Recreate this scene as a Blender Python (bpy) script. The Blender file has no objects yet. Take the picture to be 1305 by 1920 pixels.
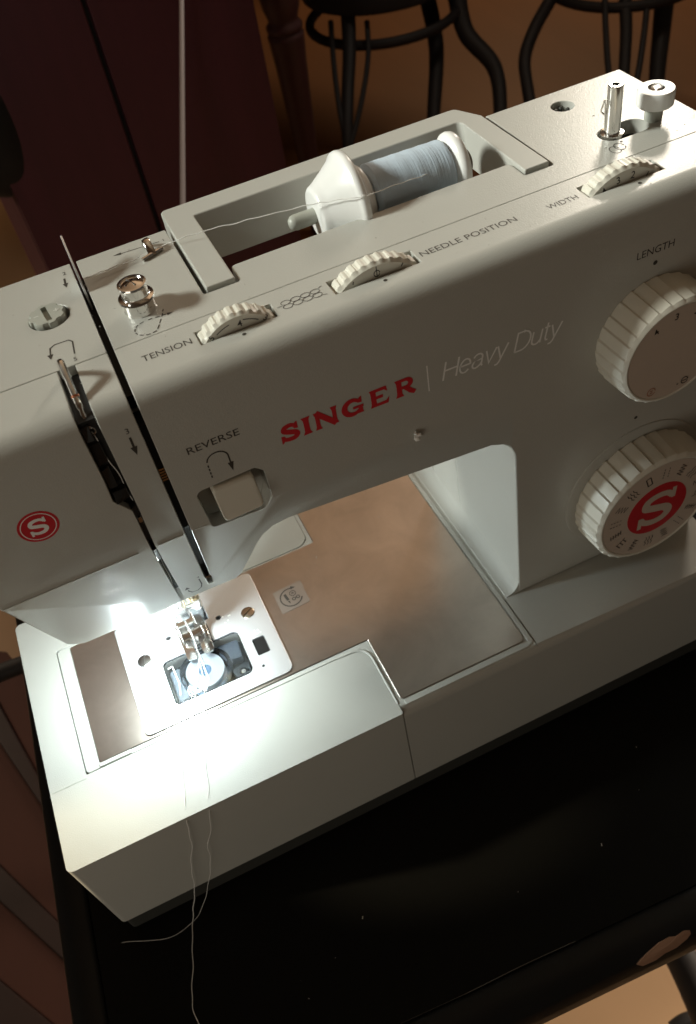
import bpy, bmesh, math, random
from mathutils import Vector, Matrix

random.seed(7)
SC = bpy.context.scene
COL = SC.collection
S = 0.001                      # everything below is written in millimetres
PI = math.pi

# ------------------------------------------------------------------ camera
cam_d = bpy.data.cameras.new("camera")
cam = bpy.data.objects.new("camera", cam_d)
COL.objects.link(cam)
RX = (0.90511414, -0.40184134, -0.13889539)
RY = (-0.38872696, -0.64980498, -0.65318056)
RZ = (0.17222004, 0.64519535, -0.74435423)
cam.matrix_world = Matrix((
    (RX[0], -RY[0], -RZ[0], 0.10960),
    (RX[1], -RY[1], -RZ[1], -0.19719),
    (RX[2], -RY[2], -RZ[2], 0.47000),
    (0, 0, 0, 1)))
cam_d.sensor_fit = 'VERTICAL'
cam_d.sensor_height = 24.0
cam_d.lens = 1637.232 / 1920.0 * 24.0
cam_d.clip_start = 0.01
cam_d.clip_end = 60.0
cam_d.dof.use_dof = True
cam_d.dof.focus_distance = 0.355
cam_d.dof.aperture_fstop = 13.5
SC.camera = cam

# ------------------------------------------------------------------ light
world = bpy.data.worlds.new("World")
SC.world = world
world.use_nodes = True
bg = world.node_tree.nodes["Background"]
bg.inputs[0].default_value = (1.0, 0.90, 0.75, 1)
bg.inputs[1].default_value = 0.056

SC.view_settings.view_transform = 'Standard'
SC.view_settings.look = 'None'
SC.view_settings.exposure = 0.0
SC.view_settings.gamma = 1.0


def lamp(name, kind, loc, target, energy, color, size=0.1, size_y=None, spot=None, blend=0.3):
    d = bpy.data.lights.new(name, kind)
    d.energy = energy
    d.color = color
    if kind == 'AREA':
        d.shape = 'RECTANGLE' if size_y else 'DISK'
        d.size = size
        if size_y:
            d.size_y = size_y
    else:
        d.shadow_soft_size = size
    if kind == 'SPOT':
        d.spot_size = math.radians(spot)
        d.spot_blend = blend
    o = bpy.data.objects.new(name, d)
    COL.objects.link(o)
    o.location = Vector(loc)
    o.rotation_euler = (Vector(target) - Vector(loc)).to_track_quat('-Z', 'Y').to_euler()
    return o


T0 = Vector((0.15, 0.08, 0.295))
dl = Vector((-0.80, 0.26, 0.54)).normalized()
LW = T0 + dl * 1.7                                    # spot cone aimed high to keep this light off the low bed
lamp("window_left", 'SPOT', LW, LW + Vector((0.945, -0.307, -0.105)), 175.0, (0.96, 1.0, 0.91), 0.17, spot=58.6, blend=0.05)
lamp("room_fill", 'AREA', (-0.50, -0.46, 0.22), (0.02, 0.0, 0.14), 1.2, (1.0, 0.90, 0.74), 0.5, 0.45)
T1 = Vector((0.34, 0.08, 0.295))
dr = Vector((0.637, 0.742, 0.455)).normalized()
lamp("window_right", 'AREA', T1 + dr * 1.9, T1, 10.0, (1.0, 0.90, 0.76), 0.24, 0.24)
# added warm spot that makes the pool of light on the tray corner
lamp("corner_spot", 'SPOT', (-0.62, 0.16, 0.42), (-0.002, 0.012, 0.09), 34.0, (1.0, 0.84, 0.55), 0.012, spot=4.6, blend=0.25)
# the sewing light of the machine
lamp("sewing_light", 'POINT', (0.068, 0.075, 0.1370), (0.080, 0.066, 0.09), 0.65, (0.84, 0.98, 1.0), 0.008)
# added spot that brightens the floor below the table
lamp("low_floor_fill", 'SPOT', (1.3, -0.3, -0.25), (0.36, -0.05, -0.74), 76.0, (1.0, 0.86, 0.68), 0.15, spot=50, blend=0.5)
lamp("left_floor_fill", 'SPOT', (-1.8, 2.6, 0.9), (-0.2, 1.0, -0.74), 85.0, (1.0, 0.82, 0.6), 0.2, spot=40, blend=0.5)  # added spot, brightens the floor at far left
lamp("chair_floor_fill", 'SPOT', (2.6, 3.6, 1.3), (1.3, 2.2, -0.74), 66.0, (1.0, 0.72, 0.42), 0.3, spot=70, blend=0.5)  # added spot, brightens the floor under the chairs
lamp("ceiling_wash", 'SPOT', (1.5, 1.7, 0.3), (0.55, 1.5, 1.7), 105.0, (1.0, 0.84, 0.67), 0.2, spot=75, blend=0.8)  # added uplight, brightens the ceiling that the bed plate mirrors


# ------------------------------------------------------------------ materials
def nd(nt, t, **kw):
    n = nt.nodes.new(t)
    for k, v in kw.items():
        setattr(n, k, v)
    return n


def mat(name, color, rough=0.5, metal=0.0, grain=0.0, gscale=2600.0, spec=0.5, mottle=0.0, mscale=40.0,
        rmott=0.0, mdetail=5.0, mdist=0.0, coat=0.0, trans=0.0, ior=1.45, sheen=0.0, emit=None, estr=0.0, stretch=None):
    m = bpy.data.materials.new(name)
    m.use_nodes = True
    nt = m.node_tree
    b = nt.nodes["Principled BSDF"]
    b.inputs["Base Color"].default_value = (*color, 1)
    b.inputs["Roughness"].default_value = rough
    b.inputs["Metallic"].default_value = metal
    b.inputs["Specular IOR Level"].default_value = spec
    b.inputs["IOR"].default_value = ior
    b.inputs["Coat Weight"].default_value = coat
    b.inputs["Transmission Weight"].default_value = trans
    if emit:
        b.inputs["Emission Color"].default_value = (*emit, 1)
        b.inputs["Emission Strength"].default_value = estr
    tc = nd(nt, "ShaderNodeTexCoord")
    src = tc.outputs["Object"]
    if stretch:
        mp = nd(nt, "ShaderNodeMapping")
        mp.inputs["Scale"].default_value = stretch
        nt.links.new(src, mp.inputs["Vector"])
        src = mp.outputs["Vector"]
    if grain > 0:
        n = nd(nt, "ShaderNodeTexNoise")
        n.inputs["Scale"].default_value = gscale
        n.inputs["Detail"].default_value = 1.5
        nt.links.new(src, n.inputs["Vector"])
        bp = nd(nt, "ShaderNodeBump")
        bp.inputs["Strength"].default_value = grain
        bp.inputs["Distance"].default_value = 0.0003
        nt.links.new(n.outputs["Fac"], bp.inputs["Height"])
        nt.links.new(bp.outputs["Normal"], b.inputs["Normal"])
    if mottle > 0 or rmott > 0:
        n2 = nd(nt, "ShaderNodeTexNoise")
        n2.inputs["Scale"].default_value = mscale
        n2.inputs["Detail"].default_value = mdetail
        n2.inputs["Roughness"].default_value = 0.6
        n2.inputs["Distortion"].default_value = mdist
        nt.links.new(src, n2.inputs["Vector"])
        if mottle > 0:
            mx = nd(nt, "ShaderNodeMix", data_type='RGBA')
            c = color
            mx.inputs["A"].default_value = (c[0] * (1 - mottle), c[1] * (1 - mottle), c[2] * (1 - mottle), 1)
            mx.inputs["B"].default_value = (min(1, c[0] * (1 + mottle)), min(1, c[1] * (1 + mottle)), min(1, c[2] * (1 + mottle)), 1)
            nt.links.new(n2.outputs["Fac"], mx.inputs["Factor"])
            nt.links.new(mx.outputs["Result"], b.inputs["Base Color"])
        if rmott > 0:
            mr = nd(nt, "ShaderNodeMapRange")
            mr.inputs["From Min"].default_value = 0.15
            mr.inputs["From Max"].default_value = 0.85
            mr.inputs["To Min"].default_value = max(0.02, rough - rmott)
            mr.inputs["To Max"].default_value = min(1, rough + rmott)
            nt.links.new(n2.outputs["Fac"], mr.inputs["Value"])
            nt.links.new(mr.outputs["Result"], b.inputs["Roughness"])
    return m


BODY = mat("body_plastic", (0.50, 0.495, 0.455), 0.29, grain=0.22, gscale=1900, mottle=0.035, mscale=32, spec=0.65)
SMOOTH = mat("smooth_body_plastic", (0.50, 0.495, 0.455), 0.34, mottle=0.02, mscale=25)
HANDLEM = mat("handle_plastic", (0.50, 0.495, 0.455), 0.36, grain=0.05, gscale=2300)
IVORY = mat("ivory_plastic", (0.74, 0.71, 0.62), 0.34, mottle=0.02)
WHITE = mat("white_plastic", (0.86, 0.86, 0.84), 0.28)
GREYP = mat("grey_plastic", (0.44, 0.45, 0.40), 0.35)
SKIRT = mat("dark_grey_plastic", (0.045, 0.045, 0.040), 0.5, grain=0.2, gscale=2300)
BLACK = mat("black_plastic", (0.012, 0.012, 0.012), 0.22)
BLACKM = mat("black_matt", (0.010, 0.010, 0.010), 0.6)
CHROME = mat("chrome", (0.82, 0.80, 0.77), 0.14, metal=1.0)
STEEL = mat("satin_steel", (0.84, 0.85, 0.87), 0.24, metal=0.66, mottle=0.04, mscale=60)
DARKST = mat("dark_steel", (0.30, 0.29, 0.28), 0.30, metal=1.0)
WARMST = mat("warm_tint_steel", (0.78, 0.62, 0.42), 0.2, metal=1.0)
PLATEM = mat("bed_plate_metal", (0.51, 0.45, 0.405), 0.28, metal=0.93, mscale=34, mottle=0.30, mdetail=4.0, mdist=0.6)
CLEAR = mat("clear_plastic", (0.92, 0.96, 1.0), 0.06, trans=1.0, ior=1.46)
PRINT = mat("dark_print", (0.055, 0.048, 0.04), 0.5)
PALE = mat("pale_print", (0.70, 0.70, 0.66), 0.5)
WPRINT = mat("white_print", (0.85, 0.85, 0.83), 0.5)
REDP = mat("red_print", (0.56, 0.022, 0.032), 0.4)
FACE = mat("knob_face_plastic", (0.60, 0.50, 0.42), 0.40)
BLUET = mat("pale_blue_thread", (0.57, 0.68, 0.79), 0.75, grain=0.6, gscale=900, stretch=(4.0, 0.15, 0.15))
THREAD = mat("white_thread", (0.86, 0.85, 0.82), 0.7)
LINT = mat("white_lint", (0.85, 0.83, 0.80), 0.9)
TABLEM = mat("black_painted_wood", (0.0065, 0.0065, 0.006), 0.55, grain=0.25, gscale=420, rmott=0.05, mscale=18, spec=0.07)
RIMM = mat("black_painted_moulding", (0.008, 0.008, 0.0078), 0.5, grain=0.3, gscale=160, rmott=0.1, mscale=20, spec=0.25)
CHIPM = mat("bare_chipped_wood", (0.27, 0.15, 0.095), 0.8, grain=0.8, gscale=300, mottle=0.4, mscale=120, stretch=(0.25, 1, 1))
WOODD = mat("dark_bentwood", (0.017, 0.014, 0.014), 0.65, rmott=0.1, mscale=10)
POSTM = mat("dark_turned_wood", (0.055, 0.020, 0.020), 0.4, mottle=0.3, mscale=12)
MAROON = mat("maroon_lacquer", (0.075, 0.015, 0.026), 0.5, mottle=0.5, mscale=9, stretch=(2.5, 2.5, 0.18), rmott=0.08)
GAPM = mat("gap_shade_black", (0.003, 0.002, 0.002), 0.7)
CORDM = mat("pale_cord", (0.42, 0.37, 0.38), 0.7)
BAGM = mat("black_fabric", (0.006, 0.007, 0.008), 0.7, grain=0.4, gscale=200)
PANELM = mat("dark_brown_wood", (0.062, 0.019, 0.011), 0.8, mottle=0.25, mscale=14, stretch=(1, 0.2, 1))
PANELD = mat("darker_brown_wood", (0.022, 0.008, 0.006), 0.6, mottle=0.25, mscale=14, stretch=(1, 0.2, 1))
STICK = mat("clear_label_film", (0.46, 0.42, 0.385), 0.36, metal=0.82)
LEDM = mat("led_lens", (1, 1, 1), 0.3, emit=(0.92, 0.97, 1.0), estr=6.0)


def floor_material():
    m = mat("tan_floor_tiles", (0.40, 0.25, 0.14), 0.45, mottle=0.10, mscale=3.0, rmott=0.08)
    return m


def dim_floor_material():
    return mat("brown_dim_floor", (0.20, 0.078, 0.024), 0.6, mottle=0.22, mscale=5.0, stretch=(1, 0.15, 1))


# ------------------------------------------------------------------ helpers
def link(o, parent=None):
    COL.objects.link(o)
    if parent is not None:
        o.parent = parent
        o.matrix_parent_inverse = parent.matrix_basis.inverted() if parent.parent is None else Matrix.Identity(4)
    return o


def thing(name, label, cat, loc=(0, 0, 0), group=None):
    o = bpy.data.objects.new(name, None)
    o.location = Vector(loc) * S
    o.empty_display_size = 0.01
    COL.objects.link(o)
    o["label"] = label
    o["category"] = cat
    if group:
        o["group"] = group
    return o


def tag(o, label, cat, group=None):
    o["label"] = label
    o["category"] = cat
    if group:
        o["group"] = group
    return o


def build(name, bm, m, parent=None, bevel=0.0, seg=2, ang=40.0, smooth=True, cutters=(), sharp=35.0, post=0.0):
    """bmesh in mm -> object; bevel, cut with cutters (bmesh list), then scale to metres"""
    bmesh.ops.recalc_face_normals(bm, faces=bm.faces)
    me = bpy.data.meshes.new(name)
    bm.to_mesh(me)
    bm.free()
    o = bpy.data.objects.new(name, me)
    COL.objects.link(o)
    tmp = []
    if bevel > 0:
        md = o.modifiers.new("b", 'BEVEL')
        md.width = bevel
        md.segments = seg
        md.limit_method = 'ANGLE'
        md.angle_limit = math.radians(ang)
        md.use_clamp_overlap = True
    for c, op in cutters:
        bmesh.ops.recalc_face_normals(c, faces=c.faces)
        cm = bpy.data.meshes.new("cutter")
        c.to_mesh(cm)
        co = bpy.data.objects.new("cutter", cm)
        COL.objects.link(co)
        tmp.append(co)
        md = o.modifiers.new("c", 'BOOLEAN')
        md.object = co
        md.operation = op
        md.solver = 'EXACT'
    if post > 0:
        md = o.modifiers.new("p", 'BEVEL')
        md.width = post
        md.segments = 1
        md.limit_method = 'ANGLE'
        md.angle_limit = math.radians(60)
        md.use_clamp_overlap = False
    if o.modifiers:
        dg = bpy.context.evaluated_depsgraph_get()
        dg.update()
        nm = bpy.data.meshes.new_from_object(o.evaluated_get(dg))
        o.modifiers.clear()
        o.data = nm
        bpy.data.meshes.remove(me)
        me = nm
    for co in tmp:
        cm = co.data
        bpy.data.objects.remove(co)
        bpy.data.meshes.remove(cm)
    me.name = name
    me.transform(Matrix.Scale(S, 4))
    me.materials.clear()
    me.materials.append(m)
    for p in me.polygons:
        p.material_index = 0
    if smooth:
        me.shade_smooth()
        me.set_sharp_from_angle(angle=math.radians(sharp))
        wn = o.modifiers.new("normals", 'WEIGHTED_NORMAL')
        wn.keep_sharp = True
        wn.weight = 80
    COL.objects.unlink(o)
    link(o, parent)
    return o


AX = {'x': lambda u, v, w: (w, u, v), 'y': lambda u, v, w: (u, w, v), 'z': lambda u, v, w: (u, v, w)}


def prism(bm, poly, axis, a, b):
    """extrude a 2d polygon along an axis; the 2d coordinates are the other two axes in xyz order"""
    f = AX[axis]
    va = [bm.verts.new(f(u, v, a)) for u, v in poly]
    vb = [bm.verts.new(f(u, v, b)) for u, v in poly]
    n = len(poly)
    bm.faces.new(va)
    bm.faces.new(vb[::-1])
    for i in range(n):
        bm.faces.new((va[i], vb[i], vb[(i + 1) % n], va[(i + 1) % n]))
    return bm


def box(bm, x0, x1, y0, y1, z0, z1):
    return prism(bm, [(x0, y0), (x1, y0), (x1, y1), (x0, y1)], 'z', z0, z1)


def B():
    return bmesh.new()


def cutbox(*a):
    c = B()
    box(c, *a)
    return (c, 'DIFFERENCE')


def rounded(poly, radii, seg=5):
    """round the corners of a polygon"""
    out = []
    n = len(poly)
    for i in range(n):
        p = Vector(poly[i])
        r = radii[i] if isinstance(radii, (list, tuple)) else radii
        if r <= 0:
            out.append(tuple(p))
            continue
        a = Vector(poly[i - 1]) - p
        b = Vector(poly[(i + 1) % n]) - p
        la, lb = a.length, b.length
        a.normalize()
        b.normalize()
        th = a.angle(b)
        d = min(r / math.tan(th / 2), la * 0.49, lb * 0.49)
        rr = d * math.tan(th / 2)
        c = p + (a + b).normalized() * (rr / math.sin(th / 2))
        s0 = p + a * d - c
        e0 = p + b * d - c
        a0 = math.atan2(s0.y, s0.x)
        a1 = math.atan2(e0.y, e0.x)
        da = (a1 - a0 + PI) % (2 * PI) - PI
        for k in range(seg + 1):
            t = a0 + da * k / seg
            out.append((c.x + rr * math.cos(t), c.y + rr * math.sin(t)))
    return out


def frame(d):
    d = Vector(d).normalized()
    up = Vector((0, 0, 1)) if abs(d.z) < 0.9 else Vector((1, 0, 0))
    u = up.cross(d).normalized()
    return u, d.cross(u).normalized(), d


def lathe(bm, prof, base, d=(0, 0, 1), seg=40, rad=None):
    """prof: (r, h) pairs along direction d from base; rad(theta, i) scales the radius"""
    u, v, w = frame(d)
    base = Vector(base)
    rings = []
    for i, (r, h) in enumerate(prof):
        if r <= 1e-6:
            rings.append([bm.verts.new(base + w * h)])
        else:
            ring = []
            for k in range(seg):
                t = 2 * PI * k / seg
                rr = r * (rad(t, i) if rad else 1.0)
                ring.append(bm.verts.new(base + w * h + (u * math.cos(t) + v * math.sin(t)) * rr))
            rings.append(ring)
    for a, b in zip(rings, rings[1:]):
        if len(a) == 1 and len(b) == 1:
            continue
        for k in range(seg):
            k2 = (k + 1) % seg
            if len(a) == 1:
                bm.faces.new((a[0], b[k], b[k2]))
            elif len(b) == 1:
                bm.faces.new((a[k], b[0], a[k2]))
            else:
                bm.faces.new((a[k], b[k], b[k2], a[k2]))
    if len(rings[0]) > 1:
        bm.faces.new(rings[0][::-1])
    if len(rings[-1]) > 1:
        bm.faces.new(rings[-1])
    return bm


def smooth_path(pts, sub=6):
    P = [Vector(p) for p in pts]
    out = []
    for i in range(len(P) - 1):
        p0 = P[max(0, i - 1)]
        p1, p2 = P[i], P[i + 1]
        p3 = P[min(len(P) - 1, i + 2)]
        for k in range(sub):
            t = k / sub
            out.append(0.5 * ((2 * p1) + (-p0 + p2) * t + (2 * p0 - 5 * p1 + 4 * p2 - p3) * t * t
                              + (-p0 + 3 * p1 - 3 * p2 + p3) * t * t * t))
    out.append(P[-1])
    return out


def tube(bm, pts, r, seg=8, closed=False, flat=None):
    P = [Vector(p) for p in pts]
    n = len(P)
    rings = []
    prev = None
    for i in range(n):
        if closed:
            t = (P[(i + 1) % n] - P[i - 1]).normalized()
        else:
            t = (P[min(i + 1, n - 1)] - P[max(i - 1, 0)]).normalized()
        if prev is None:
            u = Vector((0, 0, 1)).cross(t)
            if u.length < 1e-3:
                u = Vector((1, 0, 0)).cross(t)
        else:
            u = prev - t * prev.dot(t)
        u.normalize()
        prev = u
        v = t.cross(u)
        rr = r[i] if isinstance(r, (list, tuple)) else r
        fu, fv = flat if flat else (1, 1)
        rings.append([bm.verts.new(P[i] + (u * math.cos(2 * PI * k / seg) * fu + v * math.sin(2 * PI * k / seg) * fv) * rr)
                      for k in range(seg)])
    m = n if closed else n - 1
    for i in range(m):
        a, b = rings[i], rings[(i + 1) % n]
        for k in range(seg):
            k2 = (k + 1) % seg
            bm.faces.new((a[k], a[k2], b[k2], b[k]))
    if not closed:
        bm.faces.new(rings[0][::-1])
        bm.faces.new(rings[-1])
    return bm


class Plane2D:
    """a place for flat print: origin, u, v (mm); print stands a hair proud along n"""
    def __init__(self, o, u, v, lift=0.06):
        self.o = Vector(o)
        self.u = Vector(u).normalized()
        self.v = Vector(v).normalized()
        self.n = self.u.cross(self.v).normalized()
        self.lift = lift

    def at(self, x, y, k=0):
        return self.o + self.u * x + self.v * y + self.n * (self.lift + 0.012 * k)


class Print:
    """collects flat marks into one mesh"""
    def __init__(self):
        self.bm = bmesh.new()
        self.k = 0

    def ribbon(self, pl, pts, w, closed=False):
        self.k += 1
        n = len(pts)
        P = [Vector(p) for p in pts]
        L, Rr = [], []
        for i in range(n):
            if closed:
                a, b = P[i] - P[i - 1], P[(i + 1) % n] - P[i]
            else:
                a = P[i] - P[i - 1] if i > 0 else P[1] - P[0]
                b = P[i + 1] - P[i] if i < n - 1 else P[-1] - P[-2]
            a.normalize()
            b.normalize()
            na, nb = Vector((-a.y, a.x)), Vector((-b.y, b.x))
            m = (na + nb)
            if m.length < 1e-4:
                m = na
            m.normalize()
            sc = 1 / max(0.45, m.dot(na))
            ww = (w[i] if isinstance(w, (list, tuple)) else w) / 2 * sc
            L.append(self.bm.verts.new(pl.at(*(P[i] + m * ww), self.k % 12)))
            Rr.append(self.bm.verts.new(pl.at(*(P[i] - m * ww), self.k % 12)))
        m = n if closed else n - 1
        for i in range(m):
            j = (i + 1) % n
            self.bm.faces.new((L[i], Rr[i], Rr[j], L[j]))

    def poly(self, pl, pts):
        self.k += 1
        self.bm.faces.new([self.bm.verts.new(pl.at(x, y, self.k % 12)) for x, y in pts])

    def disc(self, pl, x, y, r, n=24):
        self.poly(pl, [(x + r * math.cos(2 * PI * k / n), y + r * math.sin(2 * PI * k / n)) for k in range(n)])

    def arrow(self, pl, tip, d, l, w):
        d = Vector(d).normalized()
        p = Vector((-d.y, d.x))
        t = Vector(tip)
        self.poly(pl, [tuple(t), tuple(t - d * l + p * w / 2), tuple(t - d * l - p * w / 2)])

    def text(self, pl, s, x, y, h, width=None, shear=0.0, offset=0.0, spacing=1.0, rot=0.0, center=False):
        self.k += 1
        cu = bpy.data.curves.new("t", 'FONT')
        cu.body = s
        cu.size = 1.0
        cu.shear = shear
        cu.offset = offset
        cu.space_character = spacing
        cu.resolution_u = 3
        ob = bpy.data.objects.new("t", cu)
        COL.objects.link(ob)
        dg = bpy.context.evaluated_depsgraph_get()
        dg.update()
        me = bpy.data.meshes.new_from_object(ob.evaluated_get(dg))
        xs = [v.co.x for v in me.vertices]
        ys = [v.co.y for v in me.vertices]
        x0, x1 = min(xs), max(xs)
        cap = 0.70
        sy = h / cap
        sx = width / (x1 - x0) if width else sy
        c, sn = math.cos(rot), math.sin(rot)
        vs = []
        for v in me.vertices:
            a = (v.co.x - x0) * sx
            b = v.co.y * sy
            if center:
                a -= (x1 - x0) * sx / 2
                b -= h / 2
            vs.append(self.bm.verts.new(pl.at(x + a * c - b * sn, y + a * sn + b * c, self.k % 12)))
        for p in me.polygons:
            try:
                self.bm.faces.new([vs[i] for i in p.vertices])
            except ValueError:
                pass
        bpy.data.objects.remove(ob)
        bpy.data.curves.remove(cu)
        bpy.data.meshes.remove(me)

    def done(self, name, m, parent):
        me = bpy.data.meshes.new(name)
        self.bm.to_mesh(me)
        self.bm.free()
        me.transform(Matrix.Scale(S, 4))
        me.materials.append(m)
        o = bpy.data.objects.new(name, me)
        return link(o, parent)


def arc(cx, cy, r, a0, a1, n=14, ry=None):
    ry = ry or r
    return [(cx + r * math.cos(math.radians(a0 + (a1 - a0) * k / n)),
             cy + ry * math.sin(math.radians(a0 + (a1 - a0) * k / n))) for k in range(n + 1)]


# =================================================================== SETTING
floor = B()
bmesh.ops.create_grid(floor, x_segments=1, y_segments=1, size=9000)
for v in floor.verts:
    v.co.z = -740
fo = build("floor", floor, floor_material(), smooth=False)
fo["kind"] = "structure"
wf = B()
prism(wf, [(420, 1250), (4200, 700), (6000, 5200), (700, 5200)], 'z', -739, -734)
wo = build("dim_floor", wf, dim_floor_material(), bevel=1.5)  # brown slab over the tiles; dimmer light there put into its colour
wo["kind"] = "structure"
wl = B()
box(wl, -6000, 8000, 5300, 5420, -740, 2300)
wl_o = build("wall", wl, mat("tan_wall_paint", (0.42, 0.30, 0.19), 0.8, mottle=0.06, mscale=2), smooth=False)
wl_o["kind"] = "structure"

ce = B()
box(ce, -6000, 8000, -4000, 5400, 1700, 1760)
ce_o = build("ceiling", ce, mat("ceiling_paint", (0.55, 0.42, 0.30), 0.85, mottle=0.05, mscale=2), smooth=False)
ce_o["kind"] = "structure"

# ------------------------------------------------------------------ black table
tb = thing("table", "black painted wooden table with a moulded edge under the sewing machine", "table", (250, 80, -740))
TR = Matrix.Translation(Vector((-41, -104.5, 0))) @ Matrix.Rotation(math.radians(-3.0), 4, 'Z')


def tform(bm):
    bmesh.ops.transform(bm, matrix=TR, verts=bm.verts)
    return bm


t = B()
box(t, 16, 782, 14, 372, -24, 0)
build("table_top", tform(t), TABLEM, tb, bevel=0.8, seg=2)
prof = [(0, -26), (0, -10), (-1.5, -5), (3, 0.5), (8, 2.0), (12.5, 1.4), (14.6, -0.6), (14.6, -26)]


def rim(p0, p1, axis):
    b = B()
    return b


def moulding(name, length, along_x, place):
    b = B()
    prism(b, [(a, c) for a, c in ((-6, -26), (-6, -12), (-3.5, -5), (1.5, -0.5), (7, 1.2), (12.5, 0.7), (15.2, -0.8), (15.2, -26))],
          'x', 0, length)                                          # u=y, v=z
    if not along_x:
        bmesh.ops.transform(b, matrix=Matrix.Rotation(-PI / 2, 4, 'Z'), verts=b.verts)
    bmesh.ops.transform(b, matrix=Matrix.Translation(Vector(place)), verts=b.verts)
    return build(name, tform(b), RIMM, tb, bevel=1.2, seg=2, ang=25)


moulding("edge_moulding", 798, True, (0, -1, 0))
moulding("edge_moulding", 384, False, (0.5, 386, 0))
# scuffed pale line where the moulding meets the top
sl = B()
tube(sl, smooth_path([(150, 14.6, 0.1), (185, 14.2, 0.25), (215, 14.7, 0.2), (243, 14.3, 0.1)], 5), [0.06] * 5 + [0.18] * 5 + [0.15] * 5 + [0.06], 6)
build("scratch", tform(sl), mat("worn_edge", (0.11, 0.10, 0.085), 0.6), tb)
# chipped place on the moulding, bare wood
ch = B()
cp = [(-22, -1), (-19, -3.4), (-10, -4.6), (-2, -4.0), (6, -4.8), (15, -3.6), (20, -1.6), (22, 0.6), (15, 2.2), (9, 1.6), (5, 3.4), (-3, 3.6), (-11, 2.0), (-18, 0.4)]
top = []
cen = ch.verts.new((0, -0.3, 0.9))
for a, c in cp:
    top.append(ch.verts.new((a + random.uniform(-.4, .4), c, 0.25 - 0.02 * abs(c))))
low = [ch.verts.new((v.co.x, v.co.y, -1.5)) for v in top]
for i in range(len(top)):
    j = (i + 1) % len(top)
    ch.faces.new((cen, top[i], top[j]))
    ch.faces.new((top[i], low[i], low[j], top[j]))
bmesh.ops.transform(ch, matrix=Matrix.Translation(Vector((281.5, -3.4, -3.2))) @ Matrix.Rotation(math.radians(5), 4, 'Z') @ Matrix.Rotation(math.radians(40), 4, 'X') @ Matrix.Scale(0.76, 4), verts=ch.verts)
build("chip", tform(ch), CHIPM, tb, smooth=False)["label"] = "bare wood chip broken out of the black edge"
for lx, ly in ((30, 30), (760, 30), (30, 350), (760, 350)):
    b = B()
    lathe(b, [(14, 0), (17, 60), (15, 200), (22, 420), (16, 560), (24, 640), (24, 713)], (lx, ly, -739), seg=16)
    build("leg", tform(b), RIMM, tb)

# ------------------------------------------------------------------ sewing machine
ZT = 295.5
sm = thing("sewing_machine", "grey heavy duty sewing machine with its lamp lit on the black table", "sewing machine", (180, 76, 0))

# skirt
b = B()
prism(b, rounded([(1.2, 1.5), (357, 1.5), (357, 150), (1.2, 150)], 3), 'z', 2.0, 17.4)
build("base_skirt", b, SKIRT, sm, bevel=0.6)
for fx, fy in ((25, 20), (330, 20), (25, 132), (330, 132)):
    b = B()
    lathe(b, [(8, 0), (8.5, 1.2), (8.5, 2.4)], (fx, fy, 0.02), seg=20)
    build("rubber_foot", b, BLACKM, sm)


def slope(bm, z0, fx, fy, dx, dy):
    pass


# accessory tray (U shaped, wraps the free arm)
ZB = 90.5
b = B()
tray = [(0, 0), (168.35, 0), (168.35, 43.2), (18.3, 43.2), (18.3, 122.4), (168.35, 122.4), (168.35, 151), (0, 151)]
prism(b, rounded(tray, [3.2, 0.8, 7, 1.2, 1.2, 7, 0.8, 3.2], 6), 'z', 17.6, ZB)
es = [e for e in b.edges if all(abs(v.co.z - ZB) < 1e-3 and v.co.y < 1.0 for v in e.verts)]
bmesh.ops.bevel(b, geom=es, offset=5.0, segments=6, profile=0.5, affect='EDGES', clamp_overlap=True)
tray_o = build("accessory_tray", b, BODY, sm, bevel=0.35, seg=2, ang=50)
# seam and lip of the tray
b = B()
box(b, 0.8, 18.2, 41.35, 41.75, ZB - 0.2, ZB + 0.10)
build("tray_seam", b, GREYP, tray_o)
b = B()
tube(b, smooth_path([(152, 43.6, ZB - 0.2), (158, 43.4, ZB), (162, 43.0, ZB + 0.1), (165.2, 41.6, ZB + 0.15), (167.2, 39.2, ZB + 0.15), (168.2, 35.8, ZB + 0.1), (168.35, 30, ZB), (168.35, 18, ZB), (168.35, 6, ZB - 0.2)], 5), 0.62, 8)
build("tray_lip", b, SMOOTH, tray_o)

# free arm and bed right of it
b = B()
L = [(168.55, 0.0), (359, 0.0), (359, 151), (168.55, 151), (168.55, 121.8), (18.9, 121.8), (18.9, 43.8), (168.55, 43.8)]
prism(b, rounded(L, [0, 0.3, 0.3, 0, 6.6, 2.0, 2.0, 6.6], 5), 'z', 17.6, ZB - 0.1)
es = [e for e in b.edges if all(abs(v.co.z - ZB + 0.1) < 1e-3 and v.co.y < 0.2 for v in e.verts)]
bmesh.ops.bevel(b, geom=es, offset=5.0, segments=6, profile=0.5, affect='EDGES')
c = B()
prism(c, rounded([(69.0, 56.4), (111.8, 56.4), (111.8, 85.4), (69.0, 85.4)], 3.2, 4), 'z', ZB - 12, ZB + 6)
build("free_arm", b, BODY, sm, bevel=0.3, seg=2, ang=50, cutters=[(c, 'DIFFERENCE'), cutbox(243.75, 244.15, 1.5, 34, ZB - 0.9, ZB + 3)])
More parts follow.
